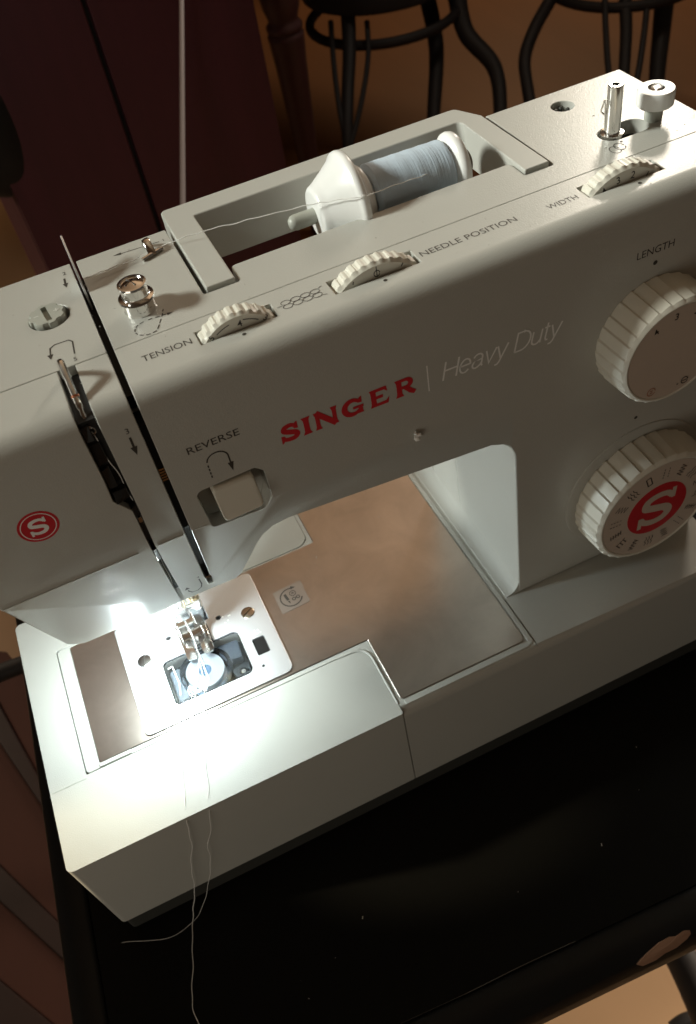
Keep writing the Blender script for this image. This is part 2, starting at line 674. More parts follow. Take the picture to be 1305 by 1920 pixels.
# the hollow rounded foot of the pillar
b = B()
cove = [(245.2, ZB - 0.1), (254.0, ZB - 0.1), (254.0, ZB + 9.5)] + [(252.6 - 7.2 + 7.2 * math.cos(math.radians(a)) , ZB + 8.6 - 8.4 * math.sin(math.radians(a))) for a in (0, 15, 30, 45, 60, 75, 90)][::1]
b2 = [b.verts.new((x, 34.4, z)) for x, z in cove]
b3 = [b.verts.new((x, 150.5, z)) for x, z in cove]
n_ = len(cove)
b.faces.new(b2)
b.faces.new(b3[::-1])
for q_ in range(n_):
    b.faces.new((b2[q_], b3[q_], b3[(q_ + 1) % n_], b2[(q_ + 1) % n_]))
build("pillar_cove", b, SMOOTH, sm, sharp=40)

# metal plate on the bed
b = B()
pp = [(26, 46.2), (170.6, 46.2), (170.6, 7.2), (240.3, 7.2), (240.3, 146.5), (170.6, 146.5), (170.6, 120.8), (26, 120.8)]
prism(b, rounded(pp, [1.5, 0.6, 1.5, 3, 3, 1, 1, 1.5], 4), 'z', ZB - 0.3, ZB + 0.45)
def wellcut():
    c = B()
    prism(c, rounded([(69.0, 56.4), (111.8, 56.4), (111.8, 85.4), (69.0, 85.4)], 3.2, 4), 'z', ZB - 12, ZB + 6)
    return (c, 'DIFFERENCE')


bp_o = build("bed_plate", b, PLATEM, sm, bevel=0.25, seg=1, cutters=[wellcut()])
b = B()
prism(b, rounded([(239.6, 3.4), (243.4, 5.2), (243.4, 147), (240.9, 147), (240.9, 6.4), (172, 6.4), (171.5, 3.6)], 0.6, 2), 'z', ZB - 0.3, ZB + 0.25)
build("plate_border", b, SMOOTH, sm, bevel=0.2, seg=1)
b = B()
box(b, 25.6, 42.0, 43.9, 46.0, ZB - 0.3, ZB + 0.5)
build("plate_tab", b, SMOOTH, sm, bevel=0.3)

# needle plate with bobbin opening
b = B()
prism(b, rounded([(50.8, 47.8), (130.4, 47.8), (130.4, 118.7), (50.8, 118.7)], [3, 4, 2, 2], 4), 'z', ZB + 0.3, ZB + 1.5)
cut = B()
prism(cut, rounded([(69.2, 56.6), (111.6, 56.6), (111.6, 85.2), (69.2, 85.2)], 3.2, 4), 'z', ZB - 5, ZB + 6)
c2 = B()
prism(c2, rounded([(116.6, 64.2), (123.4, 64.2), (123.4, 75.2), (116.6, 75.2)], 0.8, 3), 'z', ZB - 5, ZB + 6)
cuts = [(cut, 'DIFFERENCE'), (c2, 'DIFFERENCE')]
for hx, hy, hr in ((105.2, 97.6, 1.5), (76.8, 98.6, 1.5), (116.8, 57.4, 0.8)):
    c = B()
    lathe(c, [(hr, 0), (hr, 12)], (hx, hy, ZB - 5), seg=14)
    cuts.append((c, 'DIFFERENCE'))
# slots for the feed dog
for sx, sy, ll in ((83.5, 92, 14), (90.5, 91, 12), (97.0, 92, 14)):
    c = B()
    box(c, sx - 1.3, sx + 1.3, sy - ll / 2, sy + ll / 2, ZB - 5, ZB + 6)
    cuts.append((c, 'DIFFERENCE'))
np_o = build("needle_plate", b, STEEL, sm, bevel=0.35, seg=2, cutters=cuts)
b = B()
box(b, 66, 126, 52, 102, ZB - 0.05, ZB + 0.62)
cutb = B()
prism(cutb, rounded([(69.2, 56.6), (111.6, 56.6), (111.6, 85.2), (69.2, 85.2)], 3.2, 4), 'z', ZB - 5, ZB + 6)
build("plate_well", b, BLACKM, sm, cutters=[(cutb, 'DIFFERENCE')], smooth=False)
for (sx, sy, rot) in ((120.6, 92.6, 0.5), (61.4, 91, 1.15)):
    b = B()
    lathe(b, [(3.6, 0), (3.6, 0.5), (3.2, 0.75), (0, 0.8)], (sx, sy, ZB + 1.45), seg=24)
    c = B()
    box(c, -5, 5, -0.45, 0.45, -0.2, 2)
    bmesh.ops.transform(c, matrix=Matrix.Translation(Vector((sx, sy, ZB + 1.75))) @ Matrix.Rotation(rot, 4, 'Z'), verts=c.verts)
    build("plate_screw", b, mat("screw_nickel", (0.55, 0.47, 0.38), 0.25, metal=1.0) if sx > 100 else DARKST, np_o, cutters=[(c, 'DIFFERENCE')])
for k in range(3):
    b = B()
    for j in range(5):
        box(b, 82.7 + k * 6.8, 84.3 + k * 6.8, 86.6 + j * 2.3, 88.2 + j * 2.3, ZB, ZB + 1.9)
    build("feed_dog", b, DARKST, np_o, smooth=False)
b = B()
prism(b, rounded([(117.0, 64.6), (123.0, 64.6), (123.0, 74.8), (117.0, 74.8)], 0.6, 3), 'z', ZB - 0.5, ZB + 0.9)
build("release_button", b, BLACK, sm, bevel=0.3)
# printed marks on the needle plate
pt = Plane2D((0, 0, ZB + 1.5), (1, 0, 0), (0, 1, 0), 0.04)
pr = Print()
for k in range(4):
    pr.disc(pt, 107.5 + 1.9 * (k % 3), 92.5 + 2.0 * (k // 2) + 0.8 * k, 0.45, 10)
pr.disc(pt, 110.5, 96, 0.4, 10)
pr.ribbon(pt, [(116.6, 77.2), (123, 77.6)], 0.25)
for k in range(4):
    pr.ribbon(pt, [(117 + 1.8 * k, 76.9), (117 + 1.8 * k, 78.2)], 0.22)
pr.text(pt, "5 6", 119.6, 78.8, 1.5)
pr.done("plate_marks", PALE, np_o)

# hook race, bobbin, clear cover
b = B()
prism(b, rounded([(69.6, 57.0), (111.2, 57.0), (111.2, 84.8), (69.6, 84.8)], 3.0, 4), 'z', ZB - 9, ZB - 8)
build("hook_tray", b, BLACKM, sm)
b = B()
lathe(b, [(14.6, 0), (14.6, 6.0), (13.4, 6.6), (12.4, 6.6), (12.0, 1.4), (0, 1.4)], (88.7, 71.0, ZB - 8), seg=40)
hk = build("hook_race", b, mat("blue_black_steel", (0.10, 0.13, 0.17), 0.25, metal=0.9), sm)
b = B()
box(b, 71, 77, 60, 80, ZB - 8, ZB - 1.4)
build("hook_latch", b, mat("pale_grey_plastic", (0.34, 0.38, 0.43), 0.3), sm, bevel=1.5)
b = B()
prism(b, rounded([(100, 72), (109, 70), (110, 82), (97, 83)], 1.5), 'z', ZB - 8, ZB - 2.0)
build("hook_spring", b, mat("grey_hook_plastic", (0.12, 0.14, 0.17), 0.2), sm, bevel=0.8)
b = B()
prism(b, rounded([(103, 57.4), (110.6, 57.4), (110.6, 66), (101, 64)], 1.8), 'z', ZB - 8, ZB - 0.6)
cc = B()
lathe(cc, [(2.0, 0), (2.0, 20)], (106.6, 60.8, ZB - 4), seg=18)
build("hook_bracket", b, mat("slate_plastic", (0.05, 0.055, 0.06), 0.35), sm, bevel=0.6, cutters=[(cc, 'DIFFERENCE')])
b = B()
lathe(b, [(1.9, 0), (1.9, 2.6), (1.3, 3.2), (0, 3.3)], (106.6, 60.8, ZB - 4.2), seg=16)
build("bracket_screw", b, CHROME, sm)
b = B()
prism(b, rounded([(69.8, 57.2), (111.0, 57.2), (111.0, 84.6), (69.8, 84.6)], 2.8, 4), 'z', ZB + 0.2, ZB + 1.35)
cv = build("bobbin_cover", b, CLEAR, sm, bevel=0.3, seg=2)
pr = Print()
pc = Plane2D((0, 0, ZB + 1.36), (1, 0, 0), (0, 1, 0), 0.03)
for r in (1.2, 2.3):
    pr.ribbon(pc, arc(82, 61.4, r, 0, 350, 18), 0.42)
for r in (3.6, 4.8):
    pr.ribbon(pc, arc(82, 61.4, r, 130, 225, 8), 0.42)
    pr.ribbon(pc, arc(82, 61.4, r, -45, 50, 8), 0.42)
pr.ribbon(pc, [(71.4, 80), (73.8, 80.5), (74.4, 69), (73.0, 62)], 0.5)
pr.ribbon(pc, [(88.8, 84), (88.8, 64)], 0.5)
pr.done("cover_marks", WPRINT, cv)

bob = thing("bobbin", "small clear bobbin wound with pale thread under the clear cover", "bobbin", (88.7, 71, ZB - 6.6))
b = B()
lathe(b, [(10.2, 0), (10.2, 0.8), (4.6, 0.8), (4.6, 5.2), (10.2, 5.2), (10.2, 6.0), (3.4, 6.0), (3.2, 5.2), (0, 5.2)], (88.7, 71, ZB - 6.5), seg=40)
build("bobbin_reel", b, mat("milky_plastic", (0.82, 0.84, 0.86), 0.2), bob)
b = B()
lathe(b, [(9.0, 0), (9.2, 2), (9.0, 4.2)], (88.7, 71, ZB - 5.6), seg=40)
build("bobbin_thread", b, mat("blue_bobbin_thread", (0.40, 0.54, 0.70), 0.7), bob)
b = B()
lathe(b, [(3.3, 0), (3.3, 0.3)], (88.7, 71, ZB - 0.9), seg=24)
build("bobbin_hub", b, mat("blue_hub", (0.16, 0.27, 0.42), 0.4), bob)

# clear label on the bed plate
stq = [(137.1, 98.6), (154.1, 99.7), (153.6, 83.6), (137.3, 82.8)]
b = B()
prism(b, rounded(stq, 0.8, 3), 'z', ZB + 0.46, ZB + 0.60)
stk = build("label_film", b, STICK, sm, smooth=False)
ps = Plane2D((145.4, 91.2, ZB + 0.61), (1, 0.04, 0), (-0.04, 1, 0), 0.03)
pr = Print()
pr.ribbon(ps, arc(0, 0, 6.0, 70, 335, 26), 0.75)
pr.arrow(ps, (4.6, 5.2), (1, -0.25), 2.6, 2.2)
pr.ribbon(ps, [(1.6, 5.8), (3, 5.9)], 0.75)
pr.ribbon(ps, [(-2.6, 3.4), (-2.2, -1.2)], 1.5)
pr.arrow(ps, (-1.9, -4.0), (0.15, -1), 2.2, 1.2)
pr.ribbon(ps, arc(1.7, 1.9, 1.7, 0, 350, 16), 0.4)
pr.ribbon(ps, [(1.0, 1.4), (1.7, 2.6), (2.4, 1.3)], 0.4)
pr.ribbon(ps, arc(0.9, -1.9, 0.9, 0, 350, 12), 0.5)
pr.ribbon(ps, arc(3.4, -1.7, 0.9, 0, 350, 12), 0.5)
pr.ribbon(ps, [(1.6, -1.6), (2.8, -1.2)], 0.5)
pr.done("label_print", PRINT, stk)

# ------------------------------------------------------------- arm + pillar
KS = 0.42                                 # slope of the lower front
ZC = 228.8                                # crease


def yfront(z):
    return 34.0 + (KS * (ZC - z) if z < ZC else 0.0)


def zl(z):
    """height of a point of the sloping lower front, from its height seen on the upright plane"""
    return ZC - (ZC - z) / (1 - 1.1 * KS)


def arm_body():
    bm = B()
    # upper outline above the crease, then the lower outline
    thr = rounded([(149.0, zl(214.0)), (249.6, 206.5), (252.7, ZB - 1)], [0, 14, 0], 7)   # last/first are not rounded
    thr = thr[1:-1] if False else thr
    low = [(36.0, ZC)]
    zb = zl(190.0)
    low += rounded([(36.5, 225), (41.5, zl(194)), (47, zb), (60, zb)], [0, 5, 5, 0], 4)[0:]
    low += [(107.0, zb), (120.5, zb - 0.5)]
    low += [(123.8, zl(191.6)), (126.8, zl(196.0)), (130.4, zl(201.2)), (134.0, zl(207.0)), (137.4, zl(210.8)), (142.0, zl(213.2)), (149.0, zl(214.0))]
    low += thr[1:-1]
    up = [(34.0, ZT), (359.0, ZT), (359.0, ZB + 0.2), (252.7, ZB + 0.2)]
    vf = {}

    def V(x, y, z):
        k = (round(x, 3), round(y, 3), round(z, 3))
        if k not in vf:
            vf[k] = bm.verts.new((x, y, z))
        return vf[k]

    def fy(x, z):
        if x >= 240.0:
            return 34.0
        k = 1.0 if x < 215 else (240.0 - x) / 25.0
        return 34.0 + (yfront(z) - 34.0) * k

    # front: upper polygon, lower polygon share the crease edge
    cre_r = (249.9, ZC)
    lowpts = low[1:]
    # points of throat arc at x>249 belong to the pillar edge
    front_low = [(36.0, ZC)] + [p for p in lowpts] + [(252.7, ZB + 0.2)]
    seq = front_low
    # crease from (36,ZC) to (249.9,ZC)
    lowpoly = [(36.0, ZC)] + [p for p in lowpts if not (p[0] > 249.3)] + [(249.9, ZC - 0.0)]
    rightside = [p for p in lowpts if p[0] > 249.3]
    upper = [(36.0, ZC), (149.0, ZC), (249.9, ZC)] + [lowpoly[-2]] + rightside + [(252.7, ZB + 0.2), (359.0, ZB + 0.2), (359.0, ZT), (34.0, ZT)]
    outline = [(36.0, ZC)] + lowpts + [(252.7, ZB + 0.2), (359.0, ZB + 0.2), (359.0, ZT), (34.0, ZT)]
    ks_ = [k for k, p in enumerate(lowpoly) if p == (149.0, zl(214.0))][0]
    bm.faces.new([V(x, fy(x, z), z) for x, z in lowpoly[:ks_ + 1] + [(149.0, ZC)]])
    bm.faces.new([V(x, fy(x, z), z) for x, z in [(149.0, ZC)] + lowpoly[ks_:]])
    bm.faces.new([V(x, fy(x, z), z) for x, z in upper])
    back = [V(x, 128.6, z) for x, z in outline]
    bm.faces.new(back[::-1])
    n = len(outline)
    for i in range(n):
        j = (i + 1) % n
        a, c = outline[i], outline[j]
        bm.faces.new((V(a[0], fy(*a), a[1]), V(a[0], 128.6, a[1]), V(c[0], 128.6, c[1]), V(c[0], fy(*c), c[1])))
    bmesh.ops.recalc_face_normals(bm, faces=bm.faces)
    es = [e for e in bm.edges if all(abs(v.co.z - ZT) < 1e-3 and abs(v.co.y - 34) < 1e-3 for v in e.verts)]
    bmesh.ops.bevel(bm, geom=es, offset=8.5, segments=8, profile=0.5, affect='EDGES')
    return bm


def split_poly(g):
    # side outline (y, z) of the front shell
    return rounded([(0, 40), (96 + g, 40), (96 + g, 262), (62.8 + g, 274), (62.8 + g, 340), (0, 340)], [0, 0, 6, 6, 0, 0], 4)


def slit1():
    c = B()
    box(c, 107.3, 110.3, 10, 62, 176.8, 320)
    c2_ = B()
    return c


def cutprism(poly, ax, a, b_):
    c = B()
    prism(c, poly, ax, a, b_)
    return (c, 'DIFFERENCE')


c_front = B()
prism(c_front, split_poly(0), 'x', 0, 420)
slot1_side = [(15, 166.0), (72.0, 166.0), (46.0, 230), (46.0, 282), (140, 282), (140, 330), (15, 330)]   # (y, z)
slot1b = [(15, 166.0), (72.0, 166.0), (46.0, 230), (46.0, 281.9), (140, 281.9), (140, 330), (15, 330)]
slot2_xz = [(89.9, 330), (96.2, 330), (96.2, 250), (95.6, 228), (95.8, 145), (93.6, 145), (94.0, 250.0), (89.4, 257.5), (89.9, 268)]
rev = rounded([(116.7, 246.0), (140.2, 246.6), (143.2, 243.4), (143.2, 229.5), (140.2, 221.4), (118.2, 223.4)], [2.5, 1.5, 2, 2, 2.5, 2.5], 4)
front_cuts = [(c_front, 'INTERSECT'),
              cutprism(slot1_side, 'x', 107.6, 110.1),
              cutprism(slot2_xz, 'y', 10, 63.5),
              cutprism(rev, 'y', 20, 44),
              cutbox(137.2, 165.3, 47.7, 56.0, 282, 310),
              cutbox(186.8, 219.9, 47.5, 56.2, 282, 310),
              cutbox(288.9, 321.6, 47.6, 56.2, 282, 310)]
FS = build("front_shell", arm_body(), BODY, sm, bevel=1.0, seg=3, ang=50, cutters=front_cuts, post=0.22)
c_rear = B()
prism(c_rear, split_poly(0.35), 'x', 0, 420)
well = [(147.0, 75.8), (161.0, 75.8), (161.0, 87.2), (279.2, 87.2), (279.2, 75.8), (292.0, 75.8), (292.0, 140), (147.0, 140)]
spin = arc(322.5, 82, 5.6, 90, 270, 10) + arc(333.0, 82, 5.6, -90, 90, 10)
cyl1 = B()
lathe(cyl1, [(4.8, 0), (4.8, 30)], (321, 114.6, 288), seg=28)
cyl2 = B()
lathe(cyl2, [(7.6, 0), (7.6, 30)], (93.5, 96.4, 290), seg=36)
rear_cuts = [(c_rear, 'DIFFERENCE'),
             cutprism(slot1b, 'x', 107.55, 110.15),
             cutprism(rounded(well, [1, 1, 2, 2, 1, 1, 0, 0], 3), 'z', 262, 320),
             cutprism(spin, 'z', 284, 320), (cyl1, 'DIFFERENCE'), (cyl2, 'DIFFERENCE')]
RS = build("rear_shell", arm_body(), BODY, sm, bevel=1.0, seg=3, ang=50, cutters=rear_cuts, post=0.22)
# thin beads added along the seams to catch light as a bright line
b = B()
for x0, x1 in ((36.6, 89.0), (96.8, 106.8), (110.8, 116.0)):
    tube(b, [(x0, 33.95, ZC - 0.1), (x1, 33.95, ZC - 0.1)], 0.28, 8)
build("seam_bead", b, SMOOTH, FS)
b = B()
for x0, x1 in ((36, 107.0), (110.5, 358)):
    tube(b, [(x0, 62.98, ZT - 0.06), (x1, 62.98, ZT - 0.06)], 0.20, 8)
build("seam_bead", b, SMOOTH, RS)

# black inside of the thread slots
b = B()
prism(b, [(65, 167.5), (71.0, 167.5), (45.9, 230), (45.9, 281), (38, 281), (38, 228)], 'x', 107.65, 110.05)
prism(b, [(45.9, 283), (127, 283), (127, 288), (45.9, 288)], 'x', 107.65, 110.0)
build("slot_lining", b, BLACKM, sm, smooth=False)
b = B()
pts = [(36.5, 292), (39, 292), (62.5, 292), (62.5, 284), (62.5, 172), (60, 172), (44.5, 214), (40, 226), (38, 240), (37, 262)]
prism(b, [(y, z) for y, z in pts], 'x', 90.2, 95.9)
build("slot_lining", b, BLACKM, sm, smooth=False)
# black lever parts seen in the left slot: uneven glossy facets
for k, (z0, z1, x0, x1, dy, tl) in enumerate(((284, 291, 90.2, 93.0, 1.6, .4), (273, 283, 90.1, 94.0, 2.2, -.3), (262, 272, 90.1, 93.2, 1.4, .5), (255.5, 261.5, 90.2, 95.4, 0.6, -.5),
                                              (246, 252, 94.1, 95.9, 0.4, .2), (232, 243, 94.0, 95.8, 0.9, .2), (214, 226, 93.9, 95.7, 0.5, -.2))):
    b = B()
    y0 = yfront(z0) - 0.6 + dy
    vs = [(x0, y0 + tl, z0), (x1, y0 - tl, z0 + 0.8), (x1, yfront(z1) - 0.4 + dy + tl, z1), (x0, yfront(z1) - 0.4 + dy - tl, z1 - 0.8)]
    vv = [b.verts.new(p) for p in vs] + [b.verts.new((p[0], p[1] + 4, p[2])) for p in vs]
    for f in ((0, 1, 2, 3), (4, 7, 6, 5), (0, 4, 5, 1), (1, 5, 6, 2), (2, 6, 7, 3), (3, 7, 4, 0)):
        b.faces.new([vv[i] for i in f])
    build("slot_lever", b, BLACK, sm, bevel=0.25, seg=1, smooth=False)
# small chrome glints in the slots
b = B()
box(b, 94.2, 95.7, 34.6, 36, 238.0, 245.0)
build("slot_spring", b, CHROME, sm, bevel=0.3)
b = B()
for k in range(5):
    box(b, 107.8, 109.9, 37.5, 38.6, 254.2 + 1.3 * k, 255.0 + 1.3 * k)
build("check_spring", b, WARMST, sm, smooth=False)
b = B()
box(b, 107.5, 110.6, 57.0, 61.0, 168.5, 174.5)
build("slot_guide", b, CHROME, sm, bevel=0.6)

# ---------------------------------------------------------- sub-top details
# carry handle
b = B()
hp = [(148.6, 77.0), (159.8, 77.0), (159.8, 128.9), (279.8, 128.9), (279.8, 77.0), (290.6, 77.0), (289.6, 127.6), (283.4, 140.6), (148.6, 140.6)]
prism(b, rounded(hp, [0.6, 0.6, 0.8, 2.5, 0.6, 0.6, 3, 3, 2.5], 4), 'z', 279.5, 296.9)
for v in b.verts:
    if v.co.z < 285:
        if 126 < v.co.y < 130 and 150 < v.co.x < 289:
            v.co.y -= 8.0
build("carry_handle", b, HANDLEM, sm, bevel=1.5, seg=3, ang=50)
b = B()
tube(b, [(164, 104, 292.6), (190, 104, 292.6), (191.5, 104, 292.6)], 0.1, 4)
b.free()
# spool pin
b = B()
lathe(b, [(0, 0), (1.6, 0.3), (2.7, 1.3), (3.1, 2.9), (3.1, 74), (0, 74)], (190.6, 104.0, 293.2), (1, 0, 0), seg=20)
build("spool_pin", b, GREYP, sm, sharp=50)

# dials in the top
def dial(name, cx, cz, r, teeth):
    b = B()
    N = teeth * 8
    amp = 0.44 / r

    def rad(t, i):
        ph = (t * teeth / (2 * PI)) % 1.0
        if i in (0, 1, 4):
            return 1.0
        return 1.0 + amp * (1.0 if 0.1 < ph < 0.5 else (0.45 if ph < 0.62 or ph < 0.1 else -0.15))
    lathe(b, [(r * 0.955, 0), (r * 0.975, 0.5), (r, 1.3), (r, 6.0), (r * 0.96, 6.6)], (cx, 48.6, cz), (0, 1, 0), seg=N, rad=rad)
    return build(name, b, IVORY, sm, sharp=28)


def dial_plane(cx, cz):
    return Plane2D((cx, 48.6, cz), (1, 0, 0), (0, 0, 1), 0.05)


td = dial("tension_dial", 150.9, 285.2, 16.0, 30)
pr = Print()
pl = dial_plane(150.9, 285.2)
pr.text(pl, "4", 1.0, 12.4, 2.5, center=True, offset=0.01)
pr.text(pl, "5", -9.6, 10.8, 2.2, center=True, rot=0.6, offset=0.01)
pr.text(pl, "3", 10.2, 11.0, 2.2, center=True, rot=-0.7, offset=0.01)
pr.ribbon(pl, arc(0, 0, 13.6, 101, 124, 8), 0.35)
pr.ribbon(pl, arc(0, 0, 13.6, 80, 56, 8), 0.35)
pr.done("dial_marks", PRINT, td)
npd = dial("needle_position_dial", 203.2, 279.0, 21.8, 38)
pr = Print()
pl = dial_plane(203.2, 279.0)
pr.ribbon(pl, arc(0, 17.8, 1.1, 0, 345, 14, ry=1.2), 0.35)
pr.ribbon(pl, [(0, 16.4), (0, 20.6)], 0.32)
pr.ribbon(pl, [(-9.3, 16.9), (-9.0, 18.0)], 0.4)
pr.ribbon(pl, [(9.4, 17.0), (10.2, 18.2)], 0.4)
pr.done("dial_marks", PRINT, npd)
wd = dial("width_dial", 305.2, 279.4, 21.8, 38)
pr = Print()
pl = dial_plane(305.2, 279.4)
for s_, a_ in (("4", 121), ("3", 101), ("2", 81), ("1", 60)):
    pr.text(pl, s_, 18.3 * math.cos(math.radians(a_)), 18.3 * math.sin(math.radians(a_)), 2.8, center=True, rot=math.radians(a_ - 90), offset=0.008)
pr.done("dial_marks", PRINT, wd)
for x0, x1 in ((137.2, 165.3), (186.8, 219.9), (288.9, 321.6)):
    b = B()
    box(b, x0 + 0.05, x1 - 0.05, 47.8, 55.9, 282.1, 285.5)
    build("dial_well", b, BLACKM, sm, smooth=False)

# printed words on top
tp = Plane2D((0, 0, ZT), (1, 0, 0), (0, 1, 0), 0.06)


def marks(name, m, parent, fn):
    p_ = Print()
    fn(p_)
    return p_.done(name, m, parent)


marks("tension_lettering", PRINT, FS, lambda p: p.text(tp, "TENSION", 117.4, 50.4, 3.3, width=17.6))
marks("needle_position_lettering", PRINT, FS, lambda p: p.text(tp, "NEEDLE POSITION", 221.6, 50.0, 3.2, width=38.8))
marks("width_lettering", PRINT, FS, lambda p: p.text(tp, "WIDTH", 273.2, 49.4, 3.0, width=12.6))
for dx in (151.8, 204.6, 308.6):
    marks("pointer_dot", PRINT, FS, lambda p: p.disc(tp, dx, 44.9, 0.75, 14))


def chain(p):
    for k in range(4):
        cx = 170.2 + k * 3.7
        for sgn in (1, -1):
            p.ribbon(tp, arc(cx, 52.1 + sgn * 1.25, 1.75, 0, 345, 16, ry=1.25), 0.26)
    p.ribbon(tp, [(166.6, 52.1), (168.4, 52.1)], 0.26)
    p.ribbon(tp, [(183.0, 54.4), (184.4, 55.0)], 0.26)
    p.ribbon(tp, [(183.0, 49.8), (184.4, 49.4)], 0.26)


marks("stitch_symbol", PRINT, FS, chain)


def arrow1(p):
    p.ribbon(tp, [(142.6, 120.8), (126.5, 122.0)], 0.35)
    p.arrow(tp, (124.0, 122.2), (-1, 0.07), 3.2, 1.7)
    p.text(tp, "1", 144.2, 120.0, 1.8)


def arrow2(p):
    p.text(tp, "2", 103.6, 121.0, 2.2)
    p.ribbon(tp, [(103.6, 118.5), (103.3, 114.6)], 0.8)
    p.arrow(tp, (103.2, 111.8), (-0.05, -1), 3.0, 2.2)


def arrow5(p):
    p.ribbon(tp, [(97.4, 69.0), (98.2, 76.6), (97.0, 78.2), (92.0, 78.4), (90.2, 77.2), (89.6, 73.0)], 0.5)
    p.arrow(tp, (89.3, 70.6), (-0.1, -1), 2.8, 2.2)
    p.text(tp, "5", 96.4, 64.8, 2.2)


for f_ in (arrow1, arrow2, arrow5):
    marks("threading_arrow", PRINT, RS, f_)


def bobpath(p):
    dash = arc(123.8, 68.4, 4.6, 95, 300, 20, ry=4.2)
    for k in range(0, len(dash) - 2, 3):
        p.ribbon(tp, dash[k:k + 3], 0.42)
    for a0, a1 in (((125, 72.6), (126.6, 72.6)), ((127.6, 72.4), (129.4, 72.3)), ((130.4, 72.2), (131.6, 72.1)), ((126.6, 65.4), (127.8, 67.4)), ((128.2, 68.4), (129.4, 70.6)), ((130.0, 71.8), (130.8, 73.6)), ((131.0, 74.4), (131.6, 75.8))):
        p.ribbon(tp, [a0, a1], 0.42)
    p.arrow(tp, (134.2, 72.0), (1, 0), 2.2, 1.6)


marks("bobbin_path_symbol", PRINT, RS, bobpath)


def winder_sym(p):
    p.ribbon(tp, arc(316.0, 70.5, 2.0, 0, 345, 14, ry=2.8), 0.35)
    p.ribbon(tp, arc(318.8, 71.6, 2.0, 0, 345, 14, ry=2.8), 0.35)
    p.disc(tp, 321.5, 74.4, 0.6, 10)


marks("winder_symbol", PRINT, RS, winder_sym)

# pressure screw
b = B()
lathe(b, [(7.5, 0), (7.5, 0.4)], (93.5, 96.4, 290.1), seg=36)
build("screw_well", b, BLACKM, sm)
b = B()


def lobes(t, i):
    return 1.0 + (0.0 if i in (0,) else 0.05 * (1 if math.sin(t * 8) > -0.2 else -1.2))


lathe(b, [(6.4, 0), (6.6, 5.6), (6.2, 6.6), (0, 6.8)], (93.0, 96.8, 290.4), seg=96, rad=lobes)
c = B()
box(c, -1.0, 1.0, -4.8, 4.8, -2.0, 3)
bmesh.ops.transform(c, matrix=Matrix.Translation(Vector((93.0, 96.8, 297.4))) @ Matrix.Rotation(math.radians(6), 4, 'Z'), verts=c.verts)
psw = build("pressure_screw", b, GREYP, sm, cutters=[(c, 'DIFFERENCE')], sharp=30)
pr = Print()
pq = Plane2D((93.0, 96.8, 297.15), (1, 0, 0), (0, 1, 0), 0.08)
pr.ribbon(pq, [(-4.6, 0), (-2.8, 0)], 0.45)
pr.ribbon(pq, [(2.8, 0), (4.8, 0)], 0.45)
pr.ribbon(pq, [(3.8, -1.0), (3.8, 1.0)], 0.45)
pr.done("screw_marks", PALE, psw)

# bobbin winding tension guide
b = B()
lathe(b, [(5.9, 0), (5.9, 0.5), (5.7, 0.8), (5.7, 4.6), (6.4, 4.8), (6.7, 5.2), (6.4, 5.8), (5.1, 6.1), (4.8, 6.6), (4.9, 9.8), (5.4, 10.4), (5.2, 11.0), (4.3, 11.1), (3.9, 10.7), (1.4, 11.5), (0, 11.6)], (124.6, 81.0, ZT - 0.1), seg=44)
gd = build("bobbin_tension_guide", b, CHROME, sm, sharp=50)
b = B()
for a in (0.4, 0.4 + PI / 2):
    tube(b, [(124.6 + 2.6 * math.cos(a), 81 + 2.6 * math.sin(a), ZT + 11.2), (124.6 - 2.6 * math.cos(a), 81 - 2.6 * math.sin(a), ZT + 11.2)], 0.35, 6)
build("guide_cross", b, DARKST, gd)

# thread guide clip
b = B()
tube(b, smooth_path([(137.0, 120.6, ZT), (137.2, 119.6, ZT + 3.2), (137.4, 116.6, ZT + 4.6), (137.6, 113.6, ZT + 3.0), (137.8, 111.8, ZT + 0.7)], 4), 1.5, 8, flat=(1.0, 0.35))
tube(b, smooth_path([(133.4, 110.8, ZT + 0.8), (137.6, 112.2, ZT + 1.0), (142.2, 114.2, ZT + 0.8)], 4), 0.85, 8)
build("thread_guide", b, CHROME, sm)
b = B()
leaf = [(103.5, 286), (103.8, 296.5), (106, 301), (110.5, 305), (116.5, 308.3), (122.6, 309.8), (124.2, 309.3), (123.2, 307.6), (118.5, 304.5), (115.4, 300), (114.5, 286)]
prism(b, leaf, 'x', 108.4, 109.2)
build("thread_guide_leaf", b, STEEL, sm, bevel=0.25, seg=2)
# take-up lever
b = B()
tube(b, smooth_path([(92.6, 60.0, 290), (92.4, 58.2, 299.6), (92.8, 55.2, 303.2), (92.9, 50.4, 301.2), (93.0, 44.0, 297.2), (93.0, 39.6, 293.0), (93.1, 36.8, 288.6)], 5), [1.3] * 16 + [1.1] * 8 + [0.8] * 7, 10, flat=(1.0, 1.0))
tk = build("take_up_lever", b, CHROME, sm)
b = B()
tube(b, [(93.1 + 1.3 * math.cos(t_ * PI / 6), 36.6 + 0.2 * math.sin(t_), 287.4 + 1.5 * math.sin(t_ * PI / 6)) for t_ in range(12)], 0.42, 8, closed=True)
build("lever_eye", b, CHROME, tk)
b = B()
lathe(b, [(1.36, 0), (1.36, 0.7)], (93.0, 44.2, 297.3), (0, -0.75, -0.66), seg=14)
build("lever_band", b, mat("copper_band", (0.6, 0.22, 0.12), 0.3, metal=1.0), tk)

